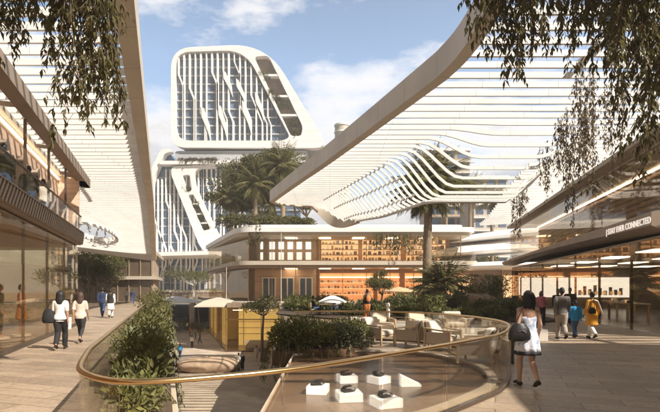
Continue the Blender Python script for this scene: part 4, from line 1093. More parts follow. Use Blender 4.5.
# plaza below
pz = [((180, 358.5), 'walkL', BLUE, DENIM, 'person in a bright blue top walking on the lower plaza', 15), ((238.6, 371), 'stand', WHT, BLK, 'person with white top and dark trousers standing beside a friend on the lower plaza', -40),
      ((242.3, 370.5), 'stand', BLK, BLK, 'person all in black standing on the lower plaza next to a friend', 20), ((256.5, 361.5), 'walkR', SAND, SAND, 'person in pale clothes walking by the lower shop front', 200),
      ((190, 336.5), 'stand', RUST, GREY, 'person in rust brown standing far back on the lower plaza', 90), ((195.5, 338.5), 'stand', STONE, DENIM, 'person in stone grey beside the rust brown one on the lower plaza', -90),
      ((179.2, 327), 'walkL', BLK, DENIM, 'far small figure in black on the lower plaza', 70), ((186, 323), 'walkR', GREY, BLK, 'far small figure in grey on the lower plaza', -80), ((187, 331), 'walkL', WHT, DENIM, 'small figure in white and denim in the middle of the lower plaza', 60), ((200, 344), 'walkR', GREY, GREY, 'figure all in grey walking along the front of the yellow shop', 110), ((192, 348), 'stand', SAND, BLK, 'figure in a sand top and dark trousers left of the boulder top', -20), ((208, 334), 'walkL', NAVY, STONE, 'figure in navy top and stone trousers by the yellow shop side', 150),
      ((171, 340), 'walkR', PINK, BLK, 'far figure in pink beside the planter plants on the lower plaza', 10), ((174.5, 322), 'stand', NAVY, NAVY, 'far small figure in navy below the awning', 0)]
for (px, py), ps, a, c, lab, yw in pz:
    Y = (1.7-LOW)*F/(py-HY); p = P(px, py, Y)
    person(lab, (p.x, p.y, LOW), R(yw), 1.72, rnd.random() < .4, ps, 1, ('short', 0), [('shirt', a), ('trousers', c)], vox=.028, group='people on the lower plaza')
# upper gallery on the left, standing at z=4.0
for (px, py, Y, a, lab, ps) in ((12, 172, 1.6, BLK, 'dark figure at the upper gallery rail nearest the camera', 'stand'), (31, 181, 4.2, BLK, 'second dark figure at the upper gallery rail', 'walkL'), (43, 192, 6.2, WHT, 'figure in white at the far end of the upper gallery', 'walkR')):
    p = OL+uL*Y+nL*-.35; person(lab, (p.x, p.y, 4.0), R(20), 1.78, False, ps, 1, ('short', 0), [('shirt', a), ('trousers', DENIM)], vox=.022, group='people on the upper gallery')
p = P(398, 250, 61.2); person('person in white standing on the upper balcony of the middle building', (p.x, 61.3, 5.25), R(90), 1.75, False, 'stand', 1, ('short', 0), [('shirt', WHT), ('trousers', WHT)], vox=.028)

# mannequins in the left shop window
def mannequin(label, loc, yaw, garment, h):
    t = person(label, loc, yaw, h, True, 'stand', 0, ('short', 1), garment, vox=.02, group='mannequins in the shop window'); t.name = 'mannequin'; t['category'] = 'mannequin'
    b = MB(); b.tube([(0, 0, -.06), (0, 0, 0)], .3, 20); b.build('base', M['plinth'], t, local=True)
for (a, d, lab, g) in ((5.6, -.9, 'mannequin in an orange tunic behind the shop glass', [('kurta', RUST), ('trousers', RUST)]), (4.6, -1.3, 'mannequin in a brown jacket behind the orange mannequin', [('jacket', STONE), ('trousers', BLK)]),
                       (.6, -.8, 'mannequin in a white gown at the left edge of the shop window', [('kurta', WHT), ('trousers', WHT)])):
    p = OL+uL*a+nL*d; mannequin(lab, (p.x, p.y, .10), R(-60), g, 1.78)

# ============================================================ FURNITURE
def armchair():
    t = thing('armchair', 'low lounge armchair', 'armchair', (0, 0, 0))
    for sx in (-1, 1):
        b = MB(); pts = [(sx*.36, -.36, 0), (sx*.36, -.36, .52), (sx*.36, .34, .60), (sx*.36, .40, 0)]
        b.sweep([Vector(pts[0]), Vector(pts[1])], .05, .045); b.sweep([Vector(pts[3]), Vector((sx*.36, .36, .595))], .05, .045); b.sweep([Vector((sx*.36, -.385, .54)), Vector((sx*.36, .385, .615))], .06, .04)
        b.build('arm_frame', M['oak'], t, local=True)
    b = MB(); b.box(-.335, .335, -.34, .36, .22, .27); b.build('seat_frame', M['oak'], t, local=True, bevel=.008)
    MB().box(-.33, .33, -.37, .24, .275, .43).build('seat_cushion', M['cushion'], t, local=True, bevel=.045)
    b = MB(); b.loft([[Vector((x, y, z)) for x in (-.33, .33) for y in ()] or [Vector((-.33, yy-.09, z)), Vector((.33, yy-.09, z)), Vector((.33, yy+.09, z)), Vector((-.33, yy+.09, z))] for yy, z in ((.22, .432), (.27, .62), (.34, .82))]); b.build('back_cushion', M['cushion'], t, local=True, bevel=.04)
    b = MB(); b.sweep([Vector((0, .355, .20)), Vector((0, .46, .80))], .70, .03, up=(0, 1, 0)); b.build('wicker_back', M['wicker'], t, local=True)
    for sx in (-1, 1): MB().box(sx*.36-.012, sx*.36+.012, -.33, .34, .20, .52).build('wicker_side', M['wicker'], t, local=True)
    return t
ac = armchair()
spots = [(3.15, 13.35, 52, 'pale cushioned armchair facing right in the middle of the row by the pool'), (3.42, 11.15, -120, 'wicker backed armchair at the right end by the curved balustrade'), (1.50, 15.0, 50, 'pale cushioned armchair at the left end of the row facing right'),
         (2.42, 14.25, -125, 'wicker backed armchair between the two pale cushioned ones'), (.40, 15.2, -120, 'half hidden wicker armchair next to the leafy planter'),
         (2.0, 18.4, 25, 'pale armchair left of three on the path beyond the balustrade'), (3.4, 18.3, 15, 'middle pale armchair of three on the path beyond the balustrade'), (4.8, 18.6, 0, 'pale armchair right of three on the path beyond the balustrade')]
for i, (x, y, a, lab) in enumerate(spots):
    if i == 0:
        ac.location = (x, y, 0); ac.rotation_euler.z = R(a); ac['label'] = lab; ac['group'] = 'armchairs around the pool'
    else: dup(ac, (x, y, 0), R(a), lab, 'armchairs around the pool')
t = thing('slatted_bench', 'slatted oak bench end curving along the balustrade beside the woman', 'bench', (4.35, 11.9, 0))
arc = [Vector((4.10+.0, 10.9, 0)), Vector((4.35, 11.6, 0)), Vector((4.45, 12.4, 0)), Vector((4.35, 13.2, 0))]
arc = resample(arc, 5)
for k in range(7):
    b = MB(); b.sweep([p+Vector((0, 0, .12+k*.1)) for p in arc], .03, .07); b.build('slat', M['oak'], t)
b = MB()
for p in arc[::5]: b.box(p.x+.02, p.x+.07, p.y-.03, p.y+.03, 0, .8)
b.each('post', M['metal'], t)
t = thing('low_wall', 'pale low planter wall beyond the balustrade left of the woman', 'wall', (5.5, 15.2, 0))
b = MB(); b.sweep([Vector((4.7, 14.6, .2)), Vector((5.3, 15.2, .2)), Vector((6.2, 15.6, .2)), Vector((7.0, 15.7, .2))], .5, .4); b.build('wall', M['concrete'], t, bevel=.03)

# plinths in the pool with dark gadgets on top
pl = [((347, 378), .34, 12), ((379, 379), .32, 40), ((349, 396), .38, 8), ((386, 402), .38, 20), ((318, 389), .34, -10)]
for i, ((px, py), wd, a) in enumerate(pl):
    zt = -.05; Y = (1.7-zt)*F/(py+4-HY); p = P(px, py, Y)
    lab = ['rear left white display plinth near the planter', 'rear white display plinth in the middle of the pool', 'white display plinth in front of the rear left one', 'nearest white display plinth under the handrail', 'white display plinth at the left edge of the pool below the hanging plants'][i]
    b = MB(); b.box(-wd/2, wd/2, -wd/2, wd/2, 0, .14); o = b.build('display_plinth', M['plinth_glow'], base=(0, 0, 0), bevel=.012); o.location = (p.x, Y, zt); o.rotation_euler.z = R(a)
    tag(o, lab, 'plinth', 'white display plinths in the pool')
    g = thing('gadget', ['black folded gadget on the rear left plinth', 'black gadget on the rear middle plinth', 'black gadget on the front left plinth', 'black gadget on the nearest plinth', 'black gadget on the plinth at the left edge'][i], 'gadget', (p.x, Y, zt+.14), R(a+20), 'black gadgets on the plinths')
    b = MB(); b.box(-.13, .05, -.09, .03, 0, .035); b.build('base', M['black'], g, local=True, bevel=.008)
    b = MB(); b.sweep([Vector((-.09, .04, .02)), Vector((-.02, .08, .06)), Vector((.09, .10, .065))], .08, .02); b.build('screen', M['black'], g, local=True)
    b = MB(); b.tube([(.05, -.06, .014), (.09, -.05, .03), (.12, .02, .03)], .014, 8); b.build('grip', M['black'], g, local=True)
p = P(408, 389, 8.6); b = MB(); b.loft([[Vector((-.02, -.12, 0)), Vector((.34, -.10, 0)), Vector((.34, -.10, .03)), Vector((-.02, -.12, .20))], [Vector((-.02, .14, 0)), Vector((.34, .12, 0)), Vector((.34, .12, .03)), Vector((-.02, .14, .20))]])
o = b.build('wedge_plinth', M['plinth_glow'], base=(0, 0, 0)); o.location = (p.x-.1, 8.7, -.05); tag(o, 'white wedge shaped plinth alone on the brown floor', 'plinth')

# little white parasol and table for the diners, tan parasol in the planting
def parasol(label, loc, r, h, m):
    t = thing('parasol', label, 'parasol', loc)
    rg = [[Vector((r*q*cos(a), r*q*sin(a), h-dz)) for a in np.linspace(0, 2*pi, 25)[:-1]] for q, dz in ((.03, 0), (.5, .16), (1, .40), (1, .47), (.5, .21))]
    MB().loft(rg).build('canopy', M[m], t, local=True, smooth=25)
    MB().tube([(0, 0, 0), (0, 0, h+.08)], .025, 8).build('pole', M['oak'], t, local=True)
    b = MB(); b.tube([(0, 0, 0), (0, 0, .06)], .28, 18); b.build('base', M['metal'], t, local=True)
parasol('small white parasol among the diners', (.15, 29.2, 0), .85, 1.35, 'canvas')
parasol('tan parasol standing in the planting beyond the seats', (6.3, 44, 0), 1.6, 1.9, 'tan')
t = thing('dining_table', 'small round oak table between the seated diners', 'table', (-.25, 30.4, 0))
b = MB(); b.tube([(0, 0, .70), (0, 0, .74)], .45, 24); b.build('tabletop', M['oak'], t, local=True); b = MB(); b.tube([(0, 0, 0), (0, 0, .02), (0, 0, .03), (0, 0, .70)], [.25, .25, .035, .035], 12); b.build('pedestal', M['metal'], t, local=True)
def stool(lab, x, y, yaw):
    t = thing('dining_chair', lab, 'chair', (x, y, 0), yaw, 'dining chairs of the diners')
    b = MB(); b.box(-.21, .21, -.20, .20, .40, .44); b.build('seat', M['oak'], t, local=True); b = MB(); b.box(-.20, .20, -.24, -.20, .55, .85); b.build('backrest', M['oak'], t, local=True)
    for sx in (-.18, .18):
        for sy in (-.18, .18): MB().box(sx-.018, sx+.018, sy-.018, sy+.018, 0, .40 if sy > 0 else .86).build('leg', M['metal'], t, local=True)
stool('oak dining chair under the diner in black', -1.05, 30.2, R(-70)); stool('oak dining chair under the diner in white', .55, 30.6, R(70))

# tables inside the right shop
for i in range(5):
    a = 14.5+i*4.6; p = ORr+uRr*a+nR*-(3.0 if i % 2 else 4.2)
    t = thing('display_table', ['oak display table with goods nearest inside the right shop', 'second oak display table from the camera inside the right shop', 'third oak display table from the camera inside the right shop', 'fourth oak display table from the camera inside the right shop', 'oak display table farthest inside the right shop near the screens'][i], 'table', (p.x, p.y, .012), -R(10), 'display tables in the right shop')
    MB().box(-.6, .6, -1.4, 1.4, .82, .90).build('tabletop', M['oak'], t, local=True, bevel=.01)
    for sx in (-.5, .5):
        for sy in (-1.3, 1.3): MB().box(sx-.05, sx+.05, sy-.05, sy+.05, 0, .82).build('leg', M['oak'], t, local=True)
    for k in range(7):
        q = t.location; o = MB().box(-.10, .10, -.07, .07, 0, .02+.14*(k % 2)).build('displayed_box', [M['plinth'], M['black'], M['shelf_b']][k % 3], base=(0, 0, 0), bevel=.006)
        m = Matrix.Rotation(-R(10), 3, 'Z')@Vector((rnd.uniform(-.3, .3), -1.15+k*.38, 0)); o.location = (q.x+m.x, q.y+m.y, .914)
        tag(o, '%s boxed product on the %s display table inside the right shop' % (['white', 'black', 'amber'][k % 3], ['nearest', 'second', 'third', 'fourth', 'farthest'][i]), 'box', 'boxed products on the display tables')

# boulder on the plaza, mounds in the planting
def boulder(label, loc, r, seed):
    b = MB(); rs = random.Random(seed); rows = []
    ph = [rs.uniform(0, 6) for _ in range(6)]
    for i in range(13):
        v = pi*i/12; q = max(sin(v), .03); row = []
        for k in range(28):
            a = 2*pi*k/28; f = 1+.10*sin(2*a+ph[0])+.07*sin(3*a+ph[1]+v)+.03*sin(5*a+ph[2]+2*v)
            row.append(Vector((r[0]*q**.75*f*cos(a), r[1]*q**.75*f*sin(a), max(-.05, r[2]*(.42-.58*cos(v))*(1+.06*sin(3*a+ph[4]))))))
        rows.append(row)
    o = b.loft(rows).build('boulder', M['rock'], base=(0, 0, 0), smooth=45); o.location = loc; return tag(o, label, 'boulder')
Y = 7.7*F/(372.5-HY); p = P(206, 372, Y)
boulder('long low sandstone boulder lying on the lower plaza', (p.x, Y+.6, LOW), (2.75, 1.5, 1.35), 4)
boulder('rounded sandstone mound in the planting right of the low palm', (12.0, 41, 0), (2.2, 1.3, 1.25), 8)
boulder('small sandstone mound in the shrubs beyond the pale path', (9.0, 36, 0), (1.6, 1.0, .9), 12)
# ============================================================ PLANTS
class Leaves:
    def __init__(s): s.c = []; s.d = []; s.n = []; s.l = []; s.w = []
    def add(s, c, d, n, l, w): s.c.append(c); s.d.append(d); s.n.append(n); s.l.append(l); s.w.append(w)
    def extend(s, c, d, n, l, w):
        s.c += list(c); s.d += list(d); s.n += list(n); s.l += list(l); s.w += list(w)
    def build(s, name, m, parent, fold=.25):
        c = np.array(s.c, float); d = np.array(s.d, float); n = np.array(s.n, float); l = np.array(s.l, float)[:, None]; w = np.array(s.w, float)[:, None]
        d /= np.linalg.norm(d, axis=1, keepdims=True)+1e-9
        sd_ = np.cross(d, n); sd_ /= np.linalg.norm(sd_, axis=1, keepdims=True)+1e-9
        nn = np.cross(sd_, d); off = np.array(world_loc(parent)); c = c-off
        a = c; t = c+d*l-nn*l*.12; k1 = c+d*l*.42+sd_*w*.5+nn*w*fold; k2 = c+d*l*.42-sd_*w*.5+nn*w*fold; K = len(c)
        v = np.stack([a, k1, t, k2], 1).reshape(-1, 3)
        me = bpy.data.meshes.new(name); me.vertices.add(4*K); me.vertices.foreach_set('co', v.ravel())
        i = np.arange(K)[:, None]*4; f = np.concatenate([i, i+1, i+2, i, i+2, i+3], 1).astype(np.int32)
        me.loops.add(6*K); me.loops.foreach_set('vertex_index', f.ravel()); me.polygons.add(2*K)
        me.polygons.foreach_set('loop_start', np.arange(0, 6*K, 3, dtype=np.int32)); me.polygons.foreach_set('loop_total', np.full(2*K, 3, np.int32))
        me.update(calc_edges=True); me.materials.append(m)
        return link(name, me, parent)
def rdir(k): v = rng.normal(size=(k, 3)); return v/np.linalg.norm(v, axis=1, keepdims=True)
def blob_leaves(lv, c, r, k, ln, up=.35, shell=.72):
    """leaves through an uneven ellipsoid clump"""
    u = rdir(k); rad = shell+(1-shell)*rng.random(k); rad[rng.random(k) < .22] *= .6
    pos = np.array(c)+u*np.array(r)*rad[:, None]
    d = u*.8+rdir(k)*.75+np.array([0, 0, up]); n = u+rdir(k)*.6+np.array([0, 0, .5]); l = ln*rng.uniform(.6, 1.25, k)
    lv.extend(pos, d, n, l, l*rng.uniform(.30, .46, k))
def shrub(name, label, loc, r, k, ln, m='leaf_green', group=None, lobes=7, cat='shrub', hang=0, parent_stem=True):
    t = thing(name, label, cat, loc, 0, group); L0 = Vector(loc); lv = Leaves(); st = MB()
    for i in range(lobes):
        a = 2*pi*i/lobes+rnd.uniform(-.4, .4); q = rnd.uniform(.25, .62); z = rnd.uniform(.38, .80)
        c = L0+Vector((r[0]*q*cos(a), r[1]*q*sin(a), r[2]*z)); f = rnd.uniform(.38, .58)
        blob_leaves(lv, c, (r[0]*f, r[1]*f, r[2]*f*.75), k//lobes, ln)
        st.tube([L0+Vector((0, 0, -.02)), L0.lerp(c, .5)+Vector((0, 0, -.05)), c], [.022*r[2]+.008, .014*r[2]+.005, .006], 5)
    if hang:
        for i in range(hang):
            a = rnd.uniform(0, 2*pi); p = L0+Vector((r[0]*.8*cos(a), r[1]*.8*sin(a), r[2]*.35)); ln2 = rnd.uniform(.5, 1.3)
            strand(lv, st, p, ln2, ln, 26, out=Vector((cos(a), sin(a), 0))*.25)
    lv.build('foliage', M[m], t); st.build('stems', M['bark'], t)
    return t
def strand(lv, st, top, length, ln, dens, out=None, wig=.10, r=.008):
    n = 7; p = Vector(top); pts = [p.copy()]; o = out or Vector((0, 0, 0))
    ax, ay = rnd.uniform(-1, 1), rnd.uniform(-1, 1)
    for i in range(n):
        f = (i+1)/n
        p = p+Vector((wig*length*.25*ax*sin(f*3+ay*2)+o.x/n*(1.6-f), wig*length*.25*ay*cos(f*3)+o.y/n*(1.6-f), -length/n)); pts.append(p.copy())
    st.tube(pts, [r*(1-.6*i/n) for i in range(n+1)], 4)
    k = max(4, int(length*dens)); s = np.sort(rng.random(k))*.98; arr = np.array([tuple(q) for q in pts])
    idx = np.minimum((s*n).astype(int), n-1); fr = (s*n-idx)[:, None]; pos = arr[idx]*(1-fr)+arr[idx+1]*fr
    u = rdir(k); u[:, 2] *= .3; d = u*.75+np.array([0, 0, -.85]); l = ln*rng.uniform(.6, 1.25, k)
    lv.extend(pos, d, u+np.array([0, 0, .6]), l, l*rng.uniform(.24, .36, k))
def vine(label, top, strands, length, spread, ln, dens, m='leaf_vine', group=None, side=.35):
    t = thing('hanging_vine', label, 'vine', tuple(top), 0, group); lv = Leaves(); st = MB(); T0 = Vector(top)
    for i in range(strands):
        a = rnd.uniform(0, 2*pi); q = spread*math.sqrt(rnd.random()); p = T0+Vector((q*cos(a), q*sin(a)*.8, 0)); L_ = length*rnd.uniform(.5, 1.0)
        if i == 0: L_ = length
        strand(lv, st, p, L_, ln, dens)
        for j in range(int(3*L_)):                # side shoots give the ragged outline
            z = rnd.uniform(.05, .9)*L_; b_ = rnd.uniform(0, 2*pi); ql = rnd.uniform(.2, .55)
            strand(lv, st, p+Vector((0, 0, -z)), ql, ln, dens*1.1, out=Vector((cos(b_), sin(b_), 0))*side*rnd.uniform(.5, 1.2), r=.004)
    lv.build('leaves', M[m], t); st.build('stems', M['bark'], t)
    return t
def frond(lv, st, base, az, el, length, wl, droop, nl=26):
    p = Vector(base); d = Vector((cos(az)*cos(el), sin(az)*cos(el), sin(el))); n = 9; pts = [p.copy()]
    for i in range(n):
        p = p+d*length/n; pts.append(p.copy()); d = (d+Vector((0, 0, -droop/n*(.5+1.2*i/n)))).normalized()
    st.tube(pts, [.035*(length/3)*(1-.8*i/n)+.004 for i in range(n+1)], 4)
    for j in range(nl):
        f = .12+.88*(j+.5)/nl; x = f*n; i = min(int(x), n-1); q = pts[i].lerp(pts[i+1], x-i); dd = (pts[i+1]-pts[i]).normalized()
        sd_ = dd.cross(Vector((0, 0, 1)))
        sd_ = sd_.normalized() if sd_.length > 1e-3 else Vector((1, 0, 0))
        ll = wl*math.sin(min(1, f*.85+.22)*pi)**.6*rnd.uniform(.85, 1.1)
        for sg in (-1, 1):
            v = (sd_*sg*.85+dd*.55+Vector((0, 0, -.35+rnd.uniform(-.12, .12)))); lv.add(tuple(q), tuple(v), (0, 0, 1), ll, ll*.085+.012)
def palm(label, loc, h, length, n, group=None, lean=(0, 0), r=.22, skirt=5, m='leaf_palm', wl=None, nl=26):
    t = thing('palm_tree', label, 'palm', loc, 0, group); L0 = Vector(loc); tr = MB(); K = 26; pts = []; rs = []
    for i in range(K+1):
        f = i/K; pts.append(L0+Vector((lean[0]*f*f, lean[1]*f*f, h*f-.03))); rs.append(r*(1.25-.4*f+(.30*(1-f*9) if f < .11 else 0))*(1+.07*(i % 2)))
    tr.tube(pts, rs, 12); tr.build('trunk', M['palm_bark'], t, smooth=60)
    top = pts[-1]; lv = Leaves(); st = MB(); wl = wl or length*.26
    for i in range(n):
        f = i/n; frond(lv, st, top+Vector((0, 0, .05)), i*2.39996+rnd.uniform(-.2, .2), R(lerp(78, -22, f**.85)+rnd.uniform(-7, 7)), length*rnd.uniform(.85, 1.08), wl, lerp(.7, 1.3, f)+rnd.uniform(-.15, .2), nl)
    for i in range(skirt): frond(lv, st, top+Vector((0, 0, -.15)), rnd.uniform(0, 6.3), R(rnd.uniform(-60, -35)), length*.75, wl*.9, .9, nl-6)
    lv.build('crown', M[m], t); st.build('frond_stalks', M['palm_bark'], t)
    return t
def tree(label, loc, h, crown, k, ln, m='leaf_tree', bark='bark', group=None, trunk_h=.4, r=.18, limbs=7, flat=.6, name='tree', lobe=.42):
    t = thing(name, label, 'tree', loc, 0, group); L0 = Vector(loc); tr = MB(); fork = L0+Vector((rnd.uniform(-.1, .1)*h*.3, 0, h*trunk_h))
    tr.tube([L0+Vector((0, 0, -.05)), L0+Vector((0, 0, .12*h)), L0.lerp(fork, .6)+Vector((.04*h*rnd.uniform(-1, 1), 0, 0)), fork], [r*1.5, r*1.05, r*.9, r*.75], 10)
    lv = Leaves(); cz = h*(1-.5*(1-trunk_h))
    for i in range(limbs):
        a = 2*pi*i/limbs+rnd.uniform(-.4, .4); q = rnd.uniform(.35, .78) if i else .05; up = rnd.uniform(-.35, .62) if i else .7
        c = L0+Vector((crown[0]*q*cos(a), crown[1]*q*sin(a), cz+crown[2]*up*flat)); mid = fork.lerp(c, .55)+Vector((0, 0, -.06*h))
        tr.tube([fork+Vector((0, 0, -.1)), mid, c], [r*.55, r*.32, r*.08], 6)
        for j in range(3):
            dv = rdir(1)[0]; c2 = c+Vector((dv[0]*crown[0]*.32, dv[1]*crown[1]*.32, dv[2]*crown[2]*.28)); f = rnd.uniform(.6, 1.1)*lobe
            tr.tube([mid, c2], [r*.2, r*.05], 5); blob_leaves(lv, c2, (crown[0]*f, crown[1]*f, crown[2]*f*.72), k//(limbs*3), ln, shell=.55)
    tr.build('trunk', M[bark], t, smooth=60); lv.build('crown', M[m], t)
    return t

ORD = ['leftmost', 'second from the left', 'third from the left', 'fourth from the left', 'fifth from the left', 'sixth from the left', 'seventh from the left', 'eighth from the left', 'ninth from the left', 'tenth from the left', 'rightmost']
# ---------------- hanging vines close to the camera, from the canopies
CL = [(24, 8.6, 2.7, 5, 'hanging vine at the top left corner of the left canopy'), (40, 9.2, 1.8, 4, 'shorter hanging vine second from the left under the left canopy'), (70, 8.8, 4.1, 9, 'long dense hanging vine in the middle of the left canopy'), (86, 8.2, 4.55, 9, 'longest hanging vine near the edge beam of the left canopy'), (103, 8.8, 4.2, 7, 'hanging vine beside the edge beam of the left canopy'), (60, 9.6, 3.6, 3, 'thin hanging vine at the left side of the dense clump'), (6, 8.8, 3.4, 5, 'hanging vine cut by the left frame edge')]
for px, Y, L_, ns, lab in CL:
    z = 8.70; x = (px-330)/F*Y; vine(lab, (x, Y, z), ns+1, L_, .28, .165, 20, group='vines hanging from the left canopy')
CR = [(487, 8.8, 3.5, 6, 'hanging vine at the bend of the right canopy edge beam'), (513, 9.0, 4.2, 6, 'bushy hanging vine right of the canopy bend'), (535, 8.6, 4.4, 6, 'hanging vine with a pointed end in the middle of the right cluster'), (560, 8.8, 3.1, 6, 'hanging vine in the middle of the right cluster'), (585, 8.4, 3.5, 6, 'long ragged vine right of the middle cluster'),
      (606, 8.8, 4.0, 6, 'vine of middling length left of the very long ones'), (626, 7.8, 5.6, 6, 'very long dense vine near the right frame edge'), (643, 8.2, 6.5, 8, 'very long dense vine second from the right frame edge'), (657, 7.6, 6.0, 8, 'very long vine cut by the right frame edge'), (672, 8.2, 6.2, 6, 'vine just at the right frame edge')]
CR += [(px, Y, L_, 5, 'short vine in the upper fringe at the right canopy, %s' % ORD[i]) for i, (px, Y, L_) in enumerate(((478, 9.0, 3.5), (500, 9.4, 3.5), (524, 9.2, 3.8), (548, 9.4, 3.5), (572, 9.6, 3.7), (596, 9.2, 4.0), (614, 9.4, 4.4), (634, 9.4, 4.8)))]
for px, Y, L_, ns, lab in CR:
    x = (px-330)/F*Y; vine(lab, (x, Y, RH+.0), ns, L_, .32, .165, 20, group='vines hanging from the right canopy')
# overhead vines behind the camera that shade the walkway on the right, as the shadow in the photograph shows
# far drier vines under the right canopy
for px, py0, py1, Y, lab in ((545, 178, 206, 26, 'short olive vine tuft left of the far trio'), (557, 168, 182, 23, 'small vine tuft under the canopy'), (569, 176, 229, 23, 'long olive vine in front of the upper timber wall'), (521, 202, 216, 30, 'broad drooping vine mat at the canopy dip'), (518, 216, 242, 31, 'thin vine curtain near the glass corner'), (585, 172, 196, 21, 'dry vine under the canopy beside the pale trunk')):
    a = P(px, py0, Y); c = P(px, py1, Y); top = max(a.z, 6.0); vine(lab, (a.x, Y, RH if Y < 28 else 8.0), 5, (RH if Y < 28 else 8.0)-c.z, .38, .20, 14, 'leaf_brown', 'dry vines further along the right canopy', side=.3)

# ---------------- planter of the left edge
t = thing('planter', 'long beige planter trough along the left edge of the opening', 'planter', (-5, 14, -.5), 0)
u = Vector((-.347, 1)).normalized(); q = Vector((u.y, -u.x)); o0 = Vector((-2.36, 4.48))
MB().obox(o0, u, q, 1.6, 34, .03, .98, -.75, -.16).build('trough', M['beige'], t, bevel=.02)
MB().obox(o0, u, q, 1.7, 33.9, .12, .89, -.159, -.10).build('soil', M['soil'], t)
i = 0
for a, rr, hh in ((2.3, .55, .72), (3.2, .62, .85), (4.2, .70, 1.0), (5.3, .75, 1.05), (6.4, .8, 1.1), (7.7, .85, 1.2), (9.2, .9, 1.2), (11, 1.0, 1.3), (13, 1.05, 1.35), (15.2, 1.1, 1.35), (17.8, 1.2, 1.4), (20.8, 1.3, 1.45), (24.2, 1.4, 1.5), (28, 1.5, 1.5), (32, 1.5, 1.5)):
    p = o0+u*a+q*.40
    shrub('planter_shrub', ['nearest trailing shrub at the rounded end of the left planter', 'second trailing shrub of the left planter', 'third leafy shrub of the left planter', 'fourth leafy shrub of the left planter', 'fifth leafy shrub of the left planter', 'sixth leafy shrub of the left planter', 'shrub midway along the left planter', 'shrub just past the middle of the left planter'][i] if i < 8 else 'small far shrub of the left planter, %s after the middle' % ['second', 'third', 'fourth', 'fifth', 'sixth', 'seventh', 'last'][i-8], (p.x, p.y, -.12), (rr*rnd.uniform(.56, .72), rr*1.05, hh*rnd.uniform(.55, 1.15)), 900 if a < 8 else 850, .13 if a < 8 else .16, ['leaf_green', 'leaf_tree', 'leaf_green', 'leaf_silver', 'leaf_tree'][i % 5], 'shrubs in the left planter', hang=20 if a < 8 else 6); i += 1
# ---------------- planter at the back left of the pool
t = thing('planter', 'planter bed at the back left corner of the pool overhanging the plaza', 'planter', (-.3, 13.6, 0))
MB().slab([roundpoly([(-1.55, 12.4), (-.5, 12.35), (1.0, 13.1), (.9, 14.6), (-1.6, 15.3)], .4, 5)], -.30, .10).build('kerb', M['pool'], t)
MB().slab([roundpoly([(-1.45, 12.5), (-.5, 12.45), (.9, 13.2), (.8, 14.5), (-1.5, 15.2)], .35, 5)], .101, .14).build('soil', M['soil'], t)
for (x, y, r_, hg, lab, m, hz) in ((-1.1, 12.9, .62, .85, 'bushy green shrub at the left corner above the plaza', 'leaf_green', 12), (-.35, 12.8, .62, .75, 'low trailing shrub at the pool corner', 'leaf_green', 12), (.42, 13.3, .55, .72, 'grassy pale shrub beside the pool kerb', 'leaf_silver', 5), (-.9, 14.2, .65, .9, 'darker shrub behind the corner shrub', 'leaf_dark', 4), (.1, 14.1, .6, .75, 'mid green shrub in the middle of the planter bed', 'leaf_green', 3), (.75, 14.2, .45, .75, 'small dark shrub next to the armchair', 'leaf_dark', 0)):
    shrub('planter_shrub', lab, (x, y, -.02), (r_*1.08, r_*1.08, hg), 1700, .12, m, 'shrubs in the pool planter', hang=hz+8)
vine('vine trailing from the pool planter over the brown floor', (-.62, 12.2, .25), 6, 1.0, .22, .11, 34, 'leaf_green', side=.2)
# ---------------- planting bed beyond the seats
bedp = roundpoly([(-3.6, 31.5), (-1, 27.8), (1, 25.6), (4.5, 27.0), (7.6, 27.0), (10.0, 23.5), (12.0, 25), (13.2, 32), (15.2, 44), (6, 52), (-4.6, 50)], 1.2, 5)
MB().slab([bedp], .004, .10).build('planting_bed', M['soil'], kind='structure')
SP = [(446, 23.6, .9, .6, 'leaf_dark'), (466, 23.8, .8, .5, 'leaf_green'), (490, 24, .85, .65, 'leaf_dark'), (478, 26.5, 1.0, .9, 'leaf_dark'), (500, 26, .9, 1.0, 'leaf_silver'), (512, 28, 1.1, 1.2, 'leaf_dark'), (424, 28, .9, .6, 'leaf_green'), (405, 28.5, 1.0, .6, 'leaf_dark'), (386, 28.8, .9, .5, 'leaf_green'),
      (352, 29.5, .9, .6, 'leaf_dark'), (336, 33, 1.2, .75, 'leaf_dark'), (312, 34, 1.2, .7, 'leaf_green'), (296, 36, 1.3, .7, 'leaf_dark'), (372, 34, 1.2, .75, 'leaf_dark'), (410, 36, 1.4, 1.1, 'leaf_dark'), (430, 33, 1.3, 1.1, 'leaf_green'), (452, 35, 1.4, 1.2, 'leaf_dark'), (396, 42, 1.5, .9, 'leaf_green'), (470, 46, 2.0, 2.3, 'leaf_dark'), (494, 44, 1.8, 2.6, 'leaf_dark'), (300, 45, 1.7, .9, 'leaf_green'), (330, 47, 1.7, .9, 'leaf_dark'), (420, 48, 1.9, 1.9, 'leaf_dark')]
TW = {'leaf_dark': 'dark green', 'leaf_green': 'mid green', 'leaf_silver': 'silvery'}
for px, Y, r_, hg, m in SP:
    side = 'left of the tan parasol' if px < 390 else ('around the low palm' if px < 460 else 'near the right shop corner')
    shrub('shrub', '%s shrub %s in the %s planting bed row' % (TW[m], side, 'front' if Y < 30 else ('middle' if Y < 42 else 'back')), ((px-330)/F*Y, Y, .08), (r_, r_*.9, hg), 1300, .17+.002*Y, m, 'shrubs in the planting bed')
palm('low feathery palm in the planting bed with a short trunk', ((443-330)/F*38, 38, .08), 1.9, 3.3, 34, None, (0, 0), .2, 4, nl=28)
palm('silvery spiky palm at the right end of the planting bed', ((497-330)/F*31, 31, .08), .35, 1.5, 20, None, (0, 0), .14, 2, 'leaf_silver', nl=18)
tree('round topiary tree in front of the amber shelves', ((382-330)/F*40, 40, .08), 3.2, (1.2, 1.2, 1.15), 4200, .15, 'leaf_tree', 'bark', None, .35, .09, 6, .55, lobe=.5)
